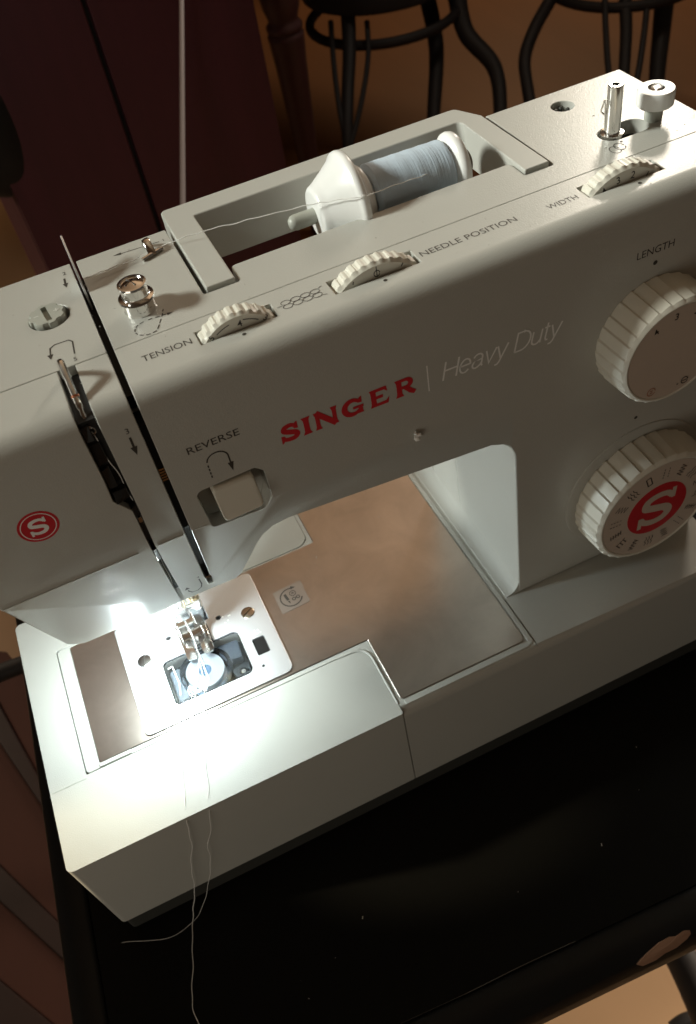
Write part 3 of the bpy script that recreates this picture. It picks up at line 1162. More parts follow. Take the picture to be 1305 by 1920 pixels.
# bobbin winder
b = B()
lathe(b, [(4.4, 0), (4.4, 5.0), (4.6, 5.2), (4.6, 6.2), (3.1, 6.4), (3.0, 24.6), (2.7, 25.0), (1.6, 25.0), (1.5, 22), (0, 22)], (322.5, 82, 290.0), seg=32)
bw = build("bobbin_winder_spindle", b, CHROME, sm, sharp=40)
b = B()
tube(b, smooth_path([(319.8, 83.2, 297.4), (319.5, 83.4, 304), (319.2, 83.6, 309.2), (318.4, 83.9, 306.6), (318.1, 84.0, 305.0), (319.4, 83.5, 303.6)], 4), 0.32, 6)
build("spindle_spring", b, CHROME, bw)
b = B()
prism(b, arc(322.5, 82, 5.5, 90, 270, 10) + arc(333.0, 82, 5.5, -90, 90, 10), 'z', 284.1, 289.5)
build("winder_well", b, BLACKM, sm)
# bobbin stopper
b = B()
lathe(b, [(3.5, 0), (3.6, 6.0)], (341.8, 82, ZT), seg=28)
st = build("stopper_stem", b, GREYP, sm)
b = B()
lathe(b, [(6.8, 0), (7.3, 0.5), (7.4, 5.6), (6.9, 6.5), (3.4, 6.7), (3.2, 5.6), (0, 5.6)], (341.8, 82, ZT + 5.8), seg=40)
sp = build("bobbin_stopper", b, WHITE, sm, sharp=45)
b = B()
lathe(b, [(2.9, 0), (2.9, 0.7), (2.2, 1.1), (0, 1.1)], (341.8, 82, ZT + 11.5), seg=20)
c = B()
box(c, -3, 3, -0.35, 0.35, 0, 2)
bmesh.ops.transform(c, matrix=Matrix.Translation(Vector((341.8, 82, ZT + 12.2))) @ Matrix.Rotation(0.8, 4, 'Z'), verts=c.verts)
build("stopper_screw", b, DARKST, sp, cutters=[(c, 'DIFFERENCE')])
# spare spool pin socket
b = B()
lathe(b, [(4.7, 0), (4.7, 1.0)], (321, 114.6, 290.1), seg=24)
build("socket_floor", b, GREYP, sm)
b = B()
for k in range(5):
    a = k * 2 * PI / 5
    lathe(b, [(0.9, 0), (0.9, 2.6), (0.5, 3.0)], (321 + 2.6 * math.cos(a), 114.6 + 2.6 * math.sin(a), 291.1), seg=10)
build("socket_pins", b, SKIRT, sm)

# ------------------------------------------------------------ front details
fp = Plane2D((0, 34, 0), (1, 0, 0), (0, 0, 1), 0.06)
marks("reverse_lettering", PRINT, FS, lambda p: p.text(fp, "REVERSE", 119.3, 264.6, 3.1, width=19.4))
marks("length_lettering", PRINT, FS, lambda p: p.text(fp, "LENGTH", 302.4, 271.0, 3.2, width=16.8))
marks("pointer_dot", PRINT, FS, lambda p: p.disc(fp, 311.4, 266.6, 1.0, 16))
marks("pointer_dot", PRINT, FS, lambda p: p.disc(fp, 312.8, 184.8, 0.9, 16))


def rev_arrow(p):
    for k in range(4):
        p.ribbon(fp, [(124.4, 250.2 + 1.75 * k), (124.4, 251.3 + 1.75 * k)], 0.5)
    p.ribbon(fp, arc(128.4, 257.4, 4.0, 172, 0, 16, ry=3.6) + [(132.4, 254.0)], 0.5)
    p.arrow(fp, (132.4, 249.8), (0, -1), 4.2, 2.2)


def arrow3(p):
    p.text(fp, "3", 103.0, 283.0, 2.3)
    p.ribbon(fp, [(103.6, 281.3), (103.5, 276.6)], 0.8)
    p.arrow(fp, (103.5, 273.2), (0, -1), 3.8, 2.4)


marks("reverse_symbol", PRINT, FS, rev_arrow)
marks("threading_arrow", PRINT, FS, arrow3)
# curved arrow on the tongue, on the sloping lower front
nrm = Vector((0, KS, -1)).normalized()
ft = Plane2D((0, yfront(200) + 0, 200), (1, 0, 0), (0, -KS, 1), 0.06)


def tong(x, z):
    return (x, (z - 200) * math.sqrt(1 + KS * KS))


pr = Print()
zt = zl(190) + 5
pr.ribbon(ft, [tong(105.0, zt + 14.5), tong(105.2, zt + 7), tong(104.4, zt + 3), tong(102.4, zt + 1), tong(100.0, zt + 1.5), tong(98.8, zt + 4), tong(98.6, zt + 6)], 0.6)
pr.arrow(ft, tong(98.5, zt + 10.5), (0, 1), 3.4, 2.4)
pr.text(ft, "4", 104.2, (zt + 16 - 200) * 1.085, 2.0)
pr.done("tongue_mark", PRINT, FS)


# brand word, drawn stroke by stroke with flared ends
def flare(p0, p1, w, n=7, f=0.55):
    p0, p1 = Vector(p0), Vector(p1)
    pts, ws = [], []
    for k in range(n):
        t_ = k / (n - 1)
        pts.append(tuple(p0.lerp(p1, t_)))
        e = abs(2 * t_ - 1)
        ws.append(w * (1 + f * max(0, (e - 0.5) / 0.5) ** 2))
    return pts, ws


pr = Print()
X0, Z0, H_ = 152.6, 252.4, 8.2
bl = Plane2D((X0, 34, Z0), (1, 0, -0.012), (0.012, 0, 1), 0.06)


def st_(pts, ws):
    pr.ribbon(bl, [(p[0], p[1]) for p in pts], [w for w in ws])


w0 = 2.25
# S
sp_ = smooth_path([(6.0, 5.7, 0), (5.4, 6.9, 0), (3.6, 7.35, 0), (1.75, 6.7, 0), (1.55, 5.3, 0), (3.4, 4.3, 0), (5.6, 3.4, 0), (6.2, 2.2, 0), (5.1, 1.05, 0), (3.0, 0.95, 0), (1.2, 1.5, 0), (0.75, 2.6, 0)], 4)
nS = len(sp_)
st_([(p.x, p.y) for p in sp_], [1.5 + 0.75 * math.sin(PI * k / (nS - 1)) for k in range(nS)])
pr.poly(bl, [(5.4, 5.2), (6.9, 4.9), (6.9, 8.3), (6.0, 8.0)])
pr.poly(bl, [(-0.1, -0.3), (0.8, 0.2), (1.4, 3.1), (0.0, 3.4)])
# I
st_(*flare((10.2, 0), (10.2, H_), 2.1, f=0.75))
# N
st_(*flare((14.6, 0), (14.6, H_), 1.6, f=0.7))
st_(*flare((21.3, 0), (21.3, H_), 1.6, f=0.7))
st_([(14.2, 8.1), (21.6, 0.1)], [2.4, 2.4])
# G
gp = arc(28.6, 4.1, 3.3, 40, 322, 22, ry=3.25)
st_(gp, [1.35 + 0.95 * math.sin(PI * k / 22) for k in range(23)])
pr.poly(bl, [(30.6, 5.5), (32.4, 5.2), (32.4, 8.2), (31.4, 7.6)])
st_(*flare((31.7, 0.4), (31.7, 4.0), 1.7, f=0.4))
st_([(28.7, 3.6), (32.9, 3.6)], [1.1, 1.1])
# E
st_(*flare((37.2, 0), (37.2, H_), 2.1, f=0.5))
st_([(36.6, 7.5), (42.2, 7.5)], [1.35, 1.5])
st_([(36.6, 4.15), (41.0, 4.15)], [1.3, 1.5])
st_([(36.6, 0.7), (42.6, 0.7)], [1.35, 1.5])
pr.poly(bl, [(41.0, 8.2), (42.6, 8.2), (42.9, 5.6), (41.8, 6.6)])
pr.poly(bl, [(41.2, 0.0), (42.9, 0.0), (43.5, 2.9), (42.2, 1.6)])
# R
st_(*flare((47.7, 0), (47.7, H_), 2.1, f=0.6))
rp = [(47.0, 7.5), (50.2, 7.5)] + arc(50.6, 5.75, 1.9, 90, -90, 10, ry=1.75) + [(47.5, 4.0)]
st_(rp, [1.3, 1.4] + [1.4 + 0.6 * math.sin(PI * k / 10) for k in range(11)] + [1.3])
st_([(50.0, 4.2), (52.4, 1.4), (54.0, 0.2)], [2.0, 2.1, 1.7])
brand = pr.done("brand_lettering", REDP, FS)
pr = Print()
pr.ribbon(bl, [(212.4 - X0, -2.6), (212.2 - X0, 9.8)], 0.55)
thin = {
    'H': (6.6, [[(0, 0), (0, 8.4)], [(5.6, 0), (5.6, 8.4)], [(0, 4.4), (5.6, 4.4)]]),
    'e': (5.4, [[(0.1, 3.3), (4.4, 3.3)] + arc(2.25, 3.05, 2.2, 5, 320, 18, ry=3.05)]),
    'a': (5.3, [arc(2.1, 4.4, 1.9, 165, 20, 8, ry=1.75) + [(4.0, 4.6), (4.0, 1.0), (4.5, 0.1)], [(4.0, 3.6), (1.4, 3.2)] + arc(1.6, 1.65, 1.55, 95, 290, 10, ry=1.6) + [(3.4, 0.9), (4.0, 2.0)]]),
    'v': (4.9, [[(0, 6.1), (2.0, 0.05), (4.4, 6.1)]]),
    'y': (4.9, [[(0, 6.1), (2.1, 0.2)], [(4.5, 6.1), (1.7, -1.4), (0.9, -2.2), (-0.2, -2.2)]]),
    ' ': (3.2, []),
    'D': (7.2, [[(0, 0), (0, 8.4), (2.6, 8.4)] + arc(2.6, 4.2, 3.6, 90, -90, 16, ry=4.2) + [(0, 0)]]),
    'u': (5.1, [[(0, 6.1), (0, 2.0)] + arc(1.9, 1.9, 1.9, 180, 300, 10, ry=1.9) + [(3.9, 1.6)], [(3.9, 6.1), (3.9, 0)]]),
    't': (2.9, [[(0.9, 7.9), (0.9, 1.2), (1.3, 0.2), (2.2, 0.05)], [(-0.2, 6.0), (2.1, 6.0)]]),
}
cxw = 218.4 - X0
for ch_ in "Heavy Duty":
    adv, strokes = thin[ch_]
    for st0 in strokes:
        pr.ribbon(bl, [(cxw + x + 0.2 * (y), y - 0.3) for x, y in st0], 0.78)
    cxw += adv * 1.02
pr.done("model_lettering", mat("pale_grey_print", (0.93, 0.92, 0.89), 0.45), FS)

# round red badge at the left of the head
bd = B()
lathe(bd, [(7.0, 0), (7.0, 0.12)], (63.4, 34.05, 259.9), (0, -1, 0), seg=48)
badge = build("badge", bd, REDP, FS, smooth=False)


def big_s(pr_, pl_, sc):
    pts = smooth_path([(2.6, 1.7, 0), (1.6, 2.75, 0), (-0.2, 3.0, 0), (-1.9, 2.4, 0), (-2.1, 1.0, 0), (-0.4, 0.25, 0), (1.6, -0.5, 0), (2.2, -1.7, 0), (1.2, -2.8, 0), (-0.6, -2.95, 0), (-2.2, -2.3, 0), (-2.8, -1.3, 0)], 4)
    n = len(pts)
    pr_.ribbon(pl_, [(p.x * sc, p.y * sc) for p in pts], [(1.0 + 0.55 * math.sin(PI * k / (n - 1))) * sc for k in range(n)])
    pr_.ribbon(pl_, [(2.75 * sc, 1.15 * sc), (2.8 * sc, 3.5 * sc)], 0.75 * sc)
    pr_.ribbon(pl_, [(-2.95 * sc, -3.5 * sc), (-2.9 * sc, -0.95 * sc)], 0.75 * sc)


pr = Print()
pb = Plane2D((63.4, 33.93, 259.9), (1, 0, 0), (0, 0, 1), 0.04)
pr.ribbon(pb, arc(0, 0, 5.9, 0, 352.5, 47), 0.32, closed=True)
big_s(pr, pb, 1.02)
pr.done("badge_mark", WPRINT, badge)

# reverse lever
b = B()
prism(b, rounded([(122.4, 245.8), (138.6, 245.4), (139.0, 231.6), (123.0, 231.0)], [1.5, 1.5, 2.0, 2.0], 4), 'y', 28.5, 44)
for v in b.verts:
    if v.co.y < 35:
        v.co.y += 0.34 * max(0, v.co.z - 234.0)
build("reverse_lever", b, IVORY, sm, bevel=1.2, seg=3, ang=50)
b = B()
prism(b, rounded([(116.9, 245.8), (143.0, 246.4), (143.0, 229.6), (140.0, 221.6), (118.4, 223.6)], 2.0, 3), 'y', 43.6, 44.4)
build("lever_well", b, BODY, sm)


# big knobs on the front
def knob(name, cx, cz, r, y0, y1, n, label=None):
    b = B()

    def rad(t, i):
        ph = (t * n / (2 * PI)) % 1.0
        if i < 4:
            return 1.0 - 0.025 * ph + 0.010
        return 1.0
    dep = y1 - y0
    lathe(b, [(r * 0.985, 0), (r, 0.8), (r * 0.985, dep * 0.5), (r * 0.965, dep - 1.3), (r * 0.93, dep - 0.4), (r * 0.905, dep), (r * 0.885, dep - 0.1), (r * 0.875, dep - 0.5), (0, dep - 0.45)],
          (cx, y1, cz), (0, -1, 0), seg=n * 8, rad=rad)
    o = build(name, b, IVORY, sm, sharp=24)
    if label:
        o["label"] = label
    f_ = B()
    lathe(f_, [(r * 0.872, 0), (r * 0.872, 0.25)], (cx, y0 + 0.62, cz), (0, -1, 0), seg=64)
    fo_ = build("knob_face", f_, FACE, o, smooth=False)
    return o, fo_


k1, f1 = knob("length_knob", 312.6, 234.4, 25.6, 15.9, 34.2, 28, "upper ivory knob for stitch length with numbers on its face")
pr = Print()
pk = Plane2D((312.6, 16.2, 234.4), (1, 0, 0), (0, 0, 1), 0.06)
for s_, a_ in (("4", 128), ("3", 98), ("2", 68), ("1", 38), ("0", 8)):
    pr.text(pk, s_, 18.6 * math.cos(math.radians(a_)), 18.6 * math.sin(math.radians(a_)), 3.0, center=True, rot=math.radians(a_ - 98), offset=0.006)
pr.ribbon(pk, arc(7.0, -17.6, 1.6, 0, 345, 14), 0.4)
pr.ribbon(pk, [(5.9, -17.6), (8.2, -17.6)], 0.4)
pr.ribbon(pk, [(3.2, -18.4), (4.0, -18.2)], 0.5)
pr.done("knob_marks", PRINT, f1)
pr = Print()
pr.ribbon(pk, arc(-9.4, -16.6, 1.9, 0, 345, 16), 0.35)
pr.ribbon(pk, [(-10.2, -16.0), (-8.8, -16.0), (-9.9, -17.2), (-8.6, -17.2)], 0.3)
pr.done("knob_symbol", mat("faded_red_print", (0.42, 0.16, 0.09), 0.5), f1)

# recessed collar of the pattern knob
b = B()
lathe(b, [(38.2, 0), (38.0, 0.8), (37.2, 1.1), (0, 1.1)], (316.4, 34.3, 139.4), (0, -1, 0), seg=72)
build("knob_collar", b, SMOOTH, sm, sharp=50)
k2, f2 = knob("pattern_knob", 317.6, 137.2, 34.6, 15.5, 33.2, 32, "lower ivory knob for stitch pattern with red disc on its face")
b = B()
lathe(b, [(16.6, 0), (16.6, 0.12)], (317.6, 15.86, 137.2), (0, -1, 0), seg=56)
rd = build("knob_badge", b, REDP, f2, smooth=False)
pr = Print()
big_s(pr, Plane2D((317.6, 15.72, 137.2), (1, 0, 0.0), (0, 0, 1), 0.05), 3.1)
pr.done("badge_letter", mat("badge_letter_print", (0.60, 0.50, 0.42), 0.45), f2)
pr = Print()
pk = Plane2D((317.6, 15.82, 137.2), (1, 0, 0), (0, 0, 1), 0.05)
rr = random.Random(3)
for k in range(16):
    a = 108 - k * 22.5
    ca, sa = math.cos(math.radians(a)), math.sin(math.radians(a))
    cxk, czk = 23.6 * ca, 23.6 * sa

    def L(u, v):      # u along the radius, v across
        return (cxk + u * ca - v * sa, czk + u * sa + v * ca)
    kind = k % 6
    if k == 0:
        pr.ribbon(pk, [L(-2.6, -1.2), L(2.6, -1.2), L(2.6, 1.2), L(-2.6, 1.2)], 0.55, closed=True)
        continue
    if kind == 1:
        for v in (-1.4, 1.4):
            for j in range(4):
                pr.ribbon(pk, [L(-3 + 1.7 * j, v), L(-2.1 + 1.7 * j, v)], 0.4)
    elif kind == 2:
        pr.ribbon(pk, [L(-3.2 + 0.9 * j, 1.7 if j % 2 else -1.7) for j in range(8)], 0.45)
    elif kind == 3:
        for v in (-1.8, 0, 1.8):
            pr.ribbon(pk, [L(-3.2, v), L(-1.4, v + 0.6), L(0, v - 0.3), L(1.6, v + 0.6), L(3.2, v)], 0.35)
    elif kind == 4:
        for j in range(4):
            pr.ribbon(pk, [L(-3 + 1.8 * j, -1.5), L(-2.2 + 1.8 * j, 1.5), L(-1.4 + 1.8 * j, -1.5)], 0.38)
    elif kind == 5:
        for j in range(3):
            pr.ribbon(pk, [L(-3 + 2.2 * j, -1.6), L(-1.4 + 2.2 * j, -1.6), L(-1.4 + 2.2 * j, 1.6), L(-0.8 + 2.2 * j, 1.6)], 0.38)
    else:
        for j in range(5):
            pr.ribbon(pk, [L(-3 + 1.4 * j, -1.6), L(-2.4 + 1.4 * j, 1.4)], 0.4)
        pr.ribbon(pk, [L(-3.2, 0), L(3.2, 0)], 0.3)
pr.done("knob_marks", PRINT, f2)

# ------------------------------------------------------------ needle area
b = B()
lathe(b, [(3.2, 0), (3.2, 66), (0, 66)], (97.6, 94.2, 112), seg=24)
build("presser_bar", b, WARMST, sm)  # chrome bar, its warm reflection put into the metal colour
b = B()
lathe(b, [(2.9, 0), (2.9, 52), (0, 52)], (89.4, 88.0, 124), seg=24)
nb = build("needle_bar", b, CHROME, sm)
b = B()
prism(b, rounded([(85.2, 84.2), (93.2, 84.2), (93.2, 91.4), (85.2, 91.4)], 1.2), 'z', 118, 127)
build("needle_clamp", b, CHROME, sm, bevel=0.6)
b = B()
lathe(b, [(1.4, 0), (1.4, 4), (2.4, 4.2), (2.4, 7), (1.8, 7.6)], (93.0, 87.8, 122.6), (1, -0.2, 0), seg=16)
build("clamp_screw", b, STEEL, sm)
b = B()
lathe(b, [(0.0, 0), (0.35, 2.5), (0.45, 6), (0.45, 20), (0.9, 22), (0.9, 27)], (89.4, 87.8, 92.6), seg=10)
build("needle", b, CHROME, sm)
pf = B()
prism(pf, rounded([(93.4, 90), (101.0, 90), (101.0, 99), (93.4, 99)], 0.8), 'z', 104, 122)
pfo = build("presser_foot_holder", pf, CHROME, sm, bevel=0.5)
b = B()
lathe(b, [(1.6, 0), (1.6, 5), (3.4, 5.2), (3.4, 9.5), (2.6, 10.2)], (93.4, 95.5, 115.5), (-1, -0.1, 0), seg=20)
build("holder_screw", b, STEEL, pfo)
b = B()
box(b, 83.8, 98.6, 92.2, 98.8, 97.8, 104.0)
build("foot_ankle", b, CHROME, pfo, bevel=0.8)
b = B()
outl = [(82.6, 77.6), (87.0, 76.2), (87.8, 80.0), (87.8, 90.0), (91.4, 90.0), (91.4, 80.0), (92.2, 76.2), (97.4, 77.6), (97.8, 103.0), (82.2, 103.0)]
prism(b, rounded(outl, [1.2, 1.2, 0.5, 0.8, 0.8, 0.5, 1.2, 1.2, 1.5, 1.5], 3), 'z', 92.7, 94.3)
for v in b.verts:
    if v.co.y < 82:
        v.co.z += (82 - v.co.y) * 0.28
foot = build("presser_foot", b, CHROME, sm, bevel=0.3)
for fx in (83.4, 95.2):
    b = B()
    prism(b, [(86, 94.2), (101, 94.2), (101, 97.5), (96, 101.5), (91, 98)], 'x', fx, fx + 1.2)
    build("foot_cheek", b, CHROME, foot, bevel=0.3)
b = B()
tube(b, [(83.0, 94.4, 98.2), (97.0, 94.4, 98.2)], 0.7, 8)
build("foot_pin", b, DARKST, foot)
b = B()
lathe(b, [(3.6, 0), (3.6, 12.0), (3.0, 14.0), (0, 15.4)], (68, 76, 157.8), (0, 0, -1), seg=24)
build("lamp_lens", b, LEDM, sm)

# =================================================================== things on and by the machine
# spool
spl = thing("thread_spool", "white spool of pale blue thread lying on the spool pin", "thread spool", (242, 104, 280))
cy, cz = 104.0, 293.2
b = B()
X_SP = 220.6
lathe(b, [(3.4, 0), (12.2, 0.0), (12.8, 0.8), (12.9, 2.0), (12.0, 3.0), (9.4, 4.0), (8.4, 5.4), (8.4, 38), (9.4, 39.2), (12.0, 40.4), (12.9, 41.4), (13.1, 42.6), (12.8, 44.0), (12.2, 44.6), (3.4, 44.8)], (X_SP, cy, cz), (1, 0, 0), seg=72)
build("spool_core", b, WHITE, spl, sharp=50)
b = B()
pf_ = []
for k in range(97):
    h = 4.4 + 35.0 * k / 96
    r = 12.0 - 0.7 * (k / 96) + 0.02 * (1 if k % 2 else -1) + 0.035 * math.sin(k * 1.7) + 0.05 * math.sin(k * 0.37)
    if k < 4:
        r -= (4 - k) * 0.5
    if k > 92:
        r -= (k - 92) * 0.45
    pf_.append((r, h))
lathe(b, [(8.3, 4.3)] + pf_ + [(8.3, 39.5)], (X_SP, cy, cz), (1, 0, 0), seg=64)
build("thread_winding", b, BLUET, spl, sharp=80)
# spool cap
b = B()
lathe(b, [(3.25, 0), (8.6, 0.0), (9.8, 0.3), (10.6, 1.0), (11.1, 2.2), (12.2, 4.0), (15.2, 8.4), (18.0, 12.3), (19.2, 13.2), (19.9, 14.0), (20.1, 15.0), (19.9, 16.2), (19.3, 16.8), (17.4, 16.9), (16.2, 15.6), (3.25, 15.6)], (201.8, cy, cz), (1, 0, 0), seg=96)
cap = build("spool_cap", b, WHITE, bevel=0, sharp=60)
tag(cap, "white cone shaped spool cap pushed against the blue thread spool", "spool cap")
b = B()
lathe(b, [(5.2, 0), (5.2, 3.5), (4.4, 4.2), (0, 4.3)], (X_SP + 44.9, cy, cz), (1, 0, 0), seg=24)
build("spool_pin_stop", b, mat("brown_grey_plastic", (0.20, 0.17, 0.13), 0.4), sm)

# upper thread
b = B()
path = [(247, 94.2, 299.0), (236, 92.2, 300.6), (220.0, 87.0, 303.6), (214.5, 87.4, 304.0), (206, 93.4, 302.8), (196, 98, 302.0), (178, 103.0, 301.2), (163, 108.2, 300.0), (152, 110.8, 299.2), (141.0, 113.6, 297.4), (137.4, 113.2, 296.9), (128, 112.2, 296.7), (119, 111.6, 297.0), (110.6, 110.0, 297.4)]
tp_ = smooth_path(path, 8)
for i, p in enumerate(tp_):
    p.z += 0.16 * math.sin(i * 1.3) + 0.1 * math.sin(i * 0.7)
    p.y += 0.12 * math.cos(i * 0.9)
tube(b, tp_, 0.17, 6)
o = build("upper_thread", b, THREAD)
tag(o, "white thread running from the blue spool to the first thread guide", "thread")
b = B()
tp_ = smooth_path([(93.2, 36.4, 287.2), (94.2, 36.2, 274), (95.2, 36.4, 262), (95.4, 37.5, 246), (95.0, 41.0, 226), (94.6, 48.5, 200), (93.8, 57, 178), (93, 68, 154), (91, 82, 136), (89.6, 87.0, 112), (89.4, 86.6, 95.6), (88.6, 84, 93.2), (86, 62, 92.6), (80, 46, 91.6), (73.2, 20, 91.2), (70.2, 7, 90.9), (67.4, 0.4, 88), (64.4, -2.2, 76), (58.4, -2.4, 60), (55.2, -2.6, 44), (51, -2.6, 30), (45.2, -3.2, 15), (38.5, -5.2, 3.0), (31.6, -8.8, 0.5), (20, -11.0, 0.4), (9, -8.0, 0.4), (0.5, -4.2, 0.4), (-6, -1.8, 0.4)], 6)
for i, p in enumerate(tp_):
    p.x += 0.25 * math.sin(i * 0.8)
tube(b, tp_, [0.15 if i < len(tp_) - 44 else 0.10 for i in range(len(tp_))], 6)
o = build("needle_thread", b, THREAD)
tag(o, "white thread tail from the needle, curling left onto the black table", "thread", "thread tails over the tray")
b = B()
tp_ = smooth_path([(88.9, 80, 93.0), (80, 58, 92.4), (66, 34, 91.4), (61.2, 18, 91.2), (58.6, 7, 90.9), (56.8, 0.6, 88.4), (55.0, -1.6, 82), (52.0, -1.8, 66), (46.6, -2.0, 49), (43.6, -2.4, 36), (39.8, -3.0, 20), (35.0, -4.2, 7), (31.8, -7.6, 0.5), (28.5, -17, 0.4), (25.2, -29, 0.4), (21, -41, 0.4), (19.4, -50, 0.4), (21, -62, 0.4), (23, -75, 0.4)], 6)
for i, p in enumerate(tp_):
    p.x += 0.22 * math.sin(i * 0.9 + 1)
tube(b, tp_, 0.19, 6)
o = build("bobbin_thread_tail", b, THREAD)
tag(o, "white thread tail hanging straight down to the table's front edge", "thread", "thread tails over the tray")
# lint
b = B()
for k in range(6):
    bmesh.ops.create_icosphere(b, subdivisions=2, radius=random.uniform(0.7, 1.25),
                               matrix=Matrix.Translation(Vector((205.1 + random.uniform(-1.0, 1.0), 32.7 + random.uniform(-.4, .3), 230.4 + random.uniform(-1.5, 1.5)))))
for v in b.verts:
    v.co += Vector((random.uniform(-.25, .25), random.uniform(-.25, .25), random.uniform(-.25, .25)))
o = build("lint", b, LINT, smooth=False)
tag(o, "small white speck of lint stuck below the red brand lettering", "lint")


# dust flecks on the flat surfaces, too many and too small to count
b = B()
rd_ = random.Random(21)
for k in range(300):
    if k < 150:
        x, y, z = rd_.uniform(40, 350), rd_.uniform(36, 127), ZT + 0.05
        if 137 < x < 323 and (46 < y < 57 or y > 75):
            continue
    elif k < 290:
        x, y, z = rd_.uniform(30, 238), rd_.uniform(9, 120), ZB + 0.5
        if x < 172 and y < 47 or 50 < x < 131:
            continue
    else:
        x, y, z = rd_.uniform(0, 330), rd_.uniform(-85, -4), 0.05
    if x < 60 and z < 200:
        continue
    if k >= 290:
        y = rd_.uniform(-80, -20)
    r_ = rd_.choice((0.08, 0.1, 0.12, 0.18))
    a_ = rd_.uniform(0, PI)
    l_ = r_ * rd_.choice((1, 1, 1.6, 4))
    q = [b.verts.new((x + math.cos(a_) * u * l_ - math.sin(a_) * v * r_, y + math.sin(a_) * u * l_ + math.cos(a_) * v * r_, z)) for u, v in ((-1, -1), (1, -1), (1, 1), (-1, 1))]
    tp2 = b.verts.new((x, y, z + r_))
    for m_ in range(4):
        b.faces.new((q[m_], q[(m_ + 1) % 4], tp2))
dust = build("dust", b, mat("pale_dust", (0.50, 0.48, 0.45), 0.9), smooth=False)
dust["kind"] = "stuff"


# =================================================================== background
CAM = Vector((109.6, -197.19, 470.0))


def far(px, py, depth):
    """a point of the room seen at photo pixel px, py (1305 x 1920), depth mm along the view"""
    x, y = (px - 652.5) / 1637.232, (py - 960) / 1637.232
    d = Vector(RX) * x + Vector(RY) * y + Vector(RZ)
    return CAM + d * depth


def chair(label, hoop_c, hoop_r, seat_z, legs, brace):
    r = thing("bentwood_chair", label, "chair", (hoop_c[0], hoop_c[1], -740), "bentwood chairs on the wood floor")
    b_ = B()
    n = 40
    tube(b_, [(hoop_c[0] + hoop_r * math.cos(2 * PI * k / n), hoop_c[1] + hoop_r * math.sin(2 * PI * k / n), hoop_c[2]) for k in range(n)], 13, 10, closed=True)
    build("leg_hoop", b_, WOODD, r)
    b_ = B()
    sr = hoop_r + 12
    lathe(b_, [(sr - 40, 0), (sr - 4, 0), (sr, 8), (sr, 38), (sr - 8, 48), (sr - 40, 50), (0, 46)], (hoop_c[0], hoop_c[1], seat_z), seg=48)
    build("seat", b_, WOODD, r, sharp=50)
    for pts, rads in legs:
        b_ = B()
        sp2 = smooth_path(pts, 8)
        m_ = len(sp2)
        rr_ = [rads[0] + (rads[1] - rads[0]) * k / (m_ - 1) for k in range(m_)]
        tube(b_, sp2, rr_, 12)
        build("leg", b_, WOODD, r)
    for pts, rad_ in brace:
        b_ = B()
        tube(b_, smooth_path(pts, 8), rad_, 10)
        build("leg_brace", b_, WOODD, r)
    return r


def down(p, z):
    return (p[0], p[1], z)


D1 = 2350
hc = far(720, 40, D1 + 60)
hc.z = far(720, 105, D1 - 140).z
c1_legs = []
pA, pB, pC, pD = far(856, -10, D1), far(874, 62, D1), far(926, 125, D1), far(938, 205, D1)
c1_legs.append(([pA, pB, pC, pD, far(930, 300, D1 - 10), (far(945, 360, D1 - 10).x, far(945, 360, D1).y, -738)], (26, 14)))
pA, pB = far(800, -10, D1 + 60), far(818, 90, D1 + 60)
c1_legs.append(([pA, pB, far(813, 220, D1 + 60), far(812, 300, D1 + 60), (far(812, 330, D1 + 60).x, far(812, 330, D1 + 60).y, -738)], (24, 13)))
pA = far(650, -10, D1 - 100)
c1_legs.append(([pA, far(655, 90, D1 - 100), far(652, 180, D1 - 100), far(652, 268, D1 - 100), (far(654, 330, D1 - 90).x, far(654, 330, D1 - 90).y, -738)], (20, 13)))
c1_br = [([far(620, 40, D1 - 110), far(626, 120, D1 - 110), far(636, 200, D1 - 110), far(650, 270, D1 - 105)], 7),
         ([far(688, 40, D1 - 110), far(690, 110, D1 - 110), far(676, 200, D1 - 110), far(658, 270, D1 - 105)], 7)]
chair("dark bentwood chair with a round hoop behind the carry handle", hc, 205, far(720, 30, D1 - 160).z, c1_legs, c1_br)
D2 = 2300
hc2 = far(1172, -25, D2 + 60)
hc2.z = far(1172, 40, D2 - 140).z
c2_legs = [([far(1032, 0, D2), far(1002, 55, D2), far(984, 110, D2), far(990, 170, D2), far(1004, 250, D2), (far(1010, 330, D2).x, far(1010, 330, D2).y, -738)], (17, 16)),
           ([far(1248, -20, D2), far(1240, 60, D2), far(1232, 140, D2), far(1228, 220, D2), (far(1226, 300, D2).x, far(1226, 300, D2).y, -738)], (26, 16)),
           ([far(1172, 0, D2 - 80), far(1174, 60, D2 - 80), far(1170, 140, D2 - 80), far(1168, 220, D2 - 80), (far(1166, 300, D2 - 80).x, far(1166, 300, D2 - 80).y, -738)], (17, 12))]
c2_br = [([far(1134, 0, D2 - 90), far(1136, 60, D2 - 90), far(1142, 140, D2 - 90), far(1160, 230, D2 - 88)], 8),
         ([far(1214, 0, D2 - 90), far(1208, 60, D2 - 90), far(1196, 140, D2 - 90), far(1176, 230, D2 - 88)], 8)]
chair("dark bentwood chair behind the bobbin winder end of the machine", hc2, 205, far(1172, -60, D2 - 160).z, c2_legs, c2_br)

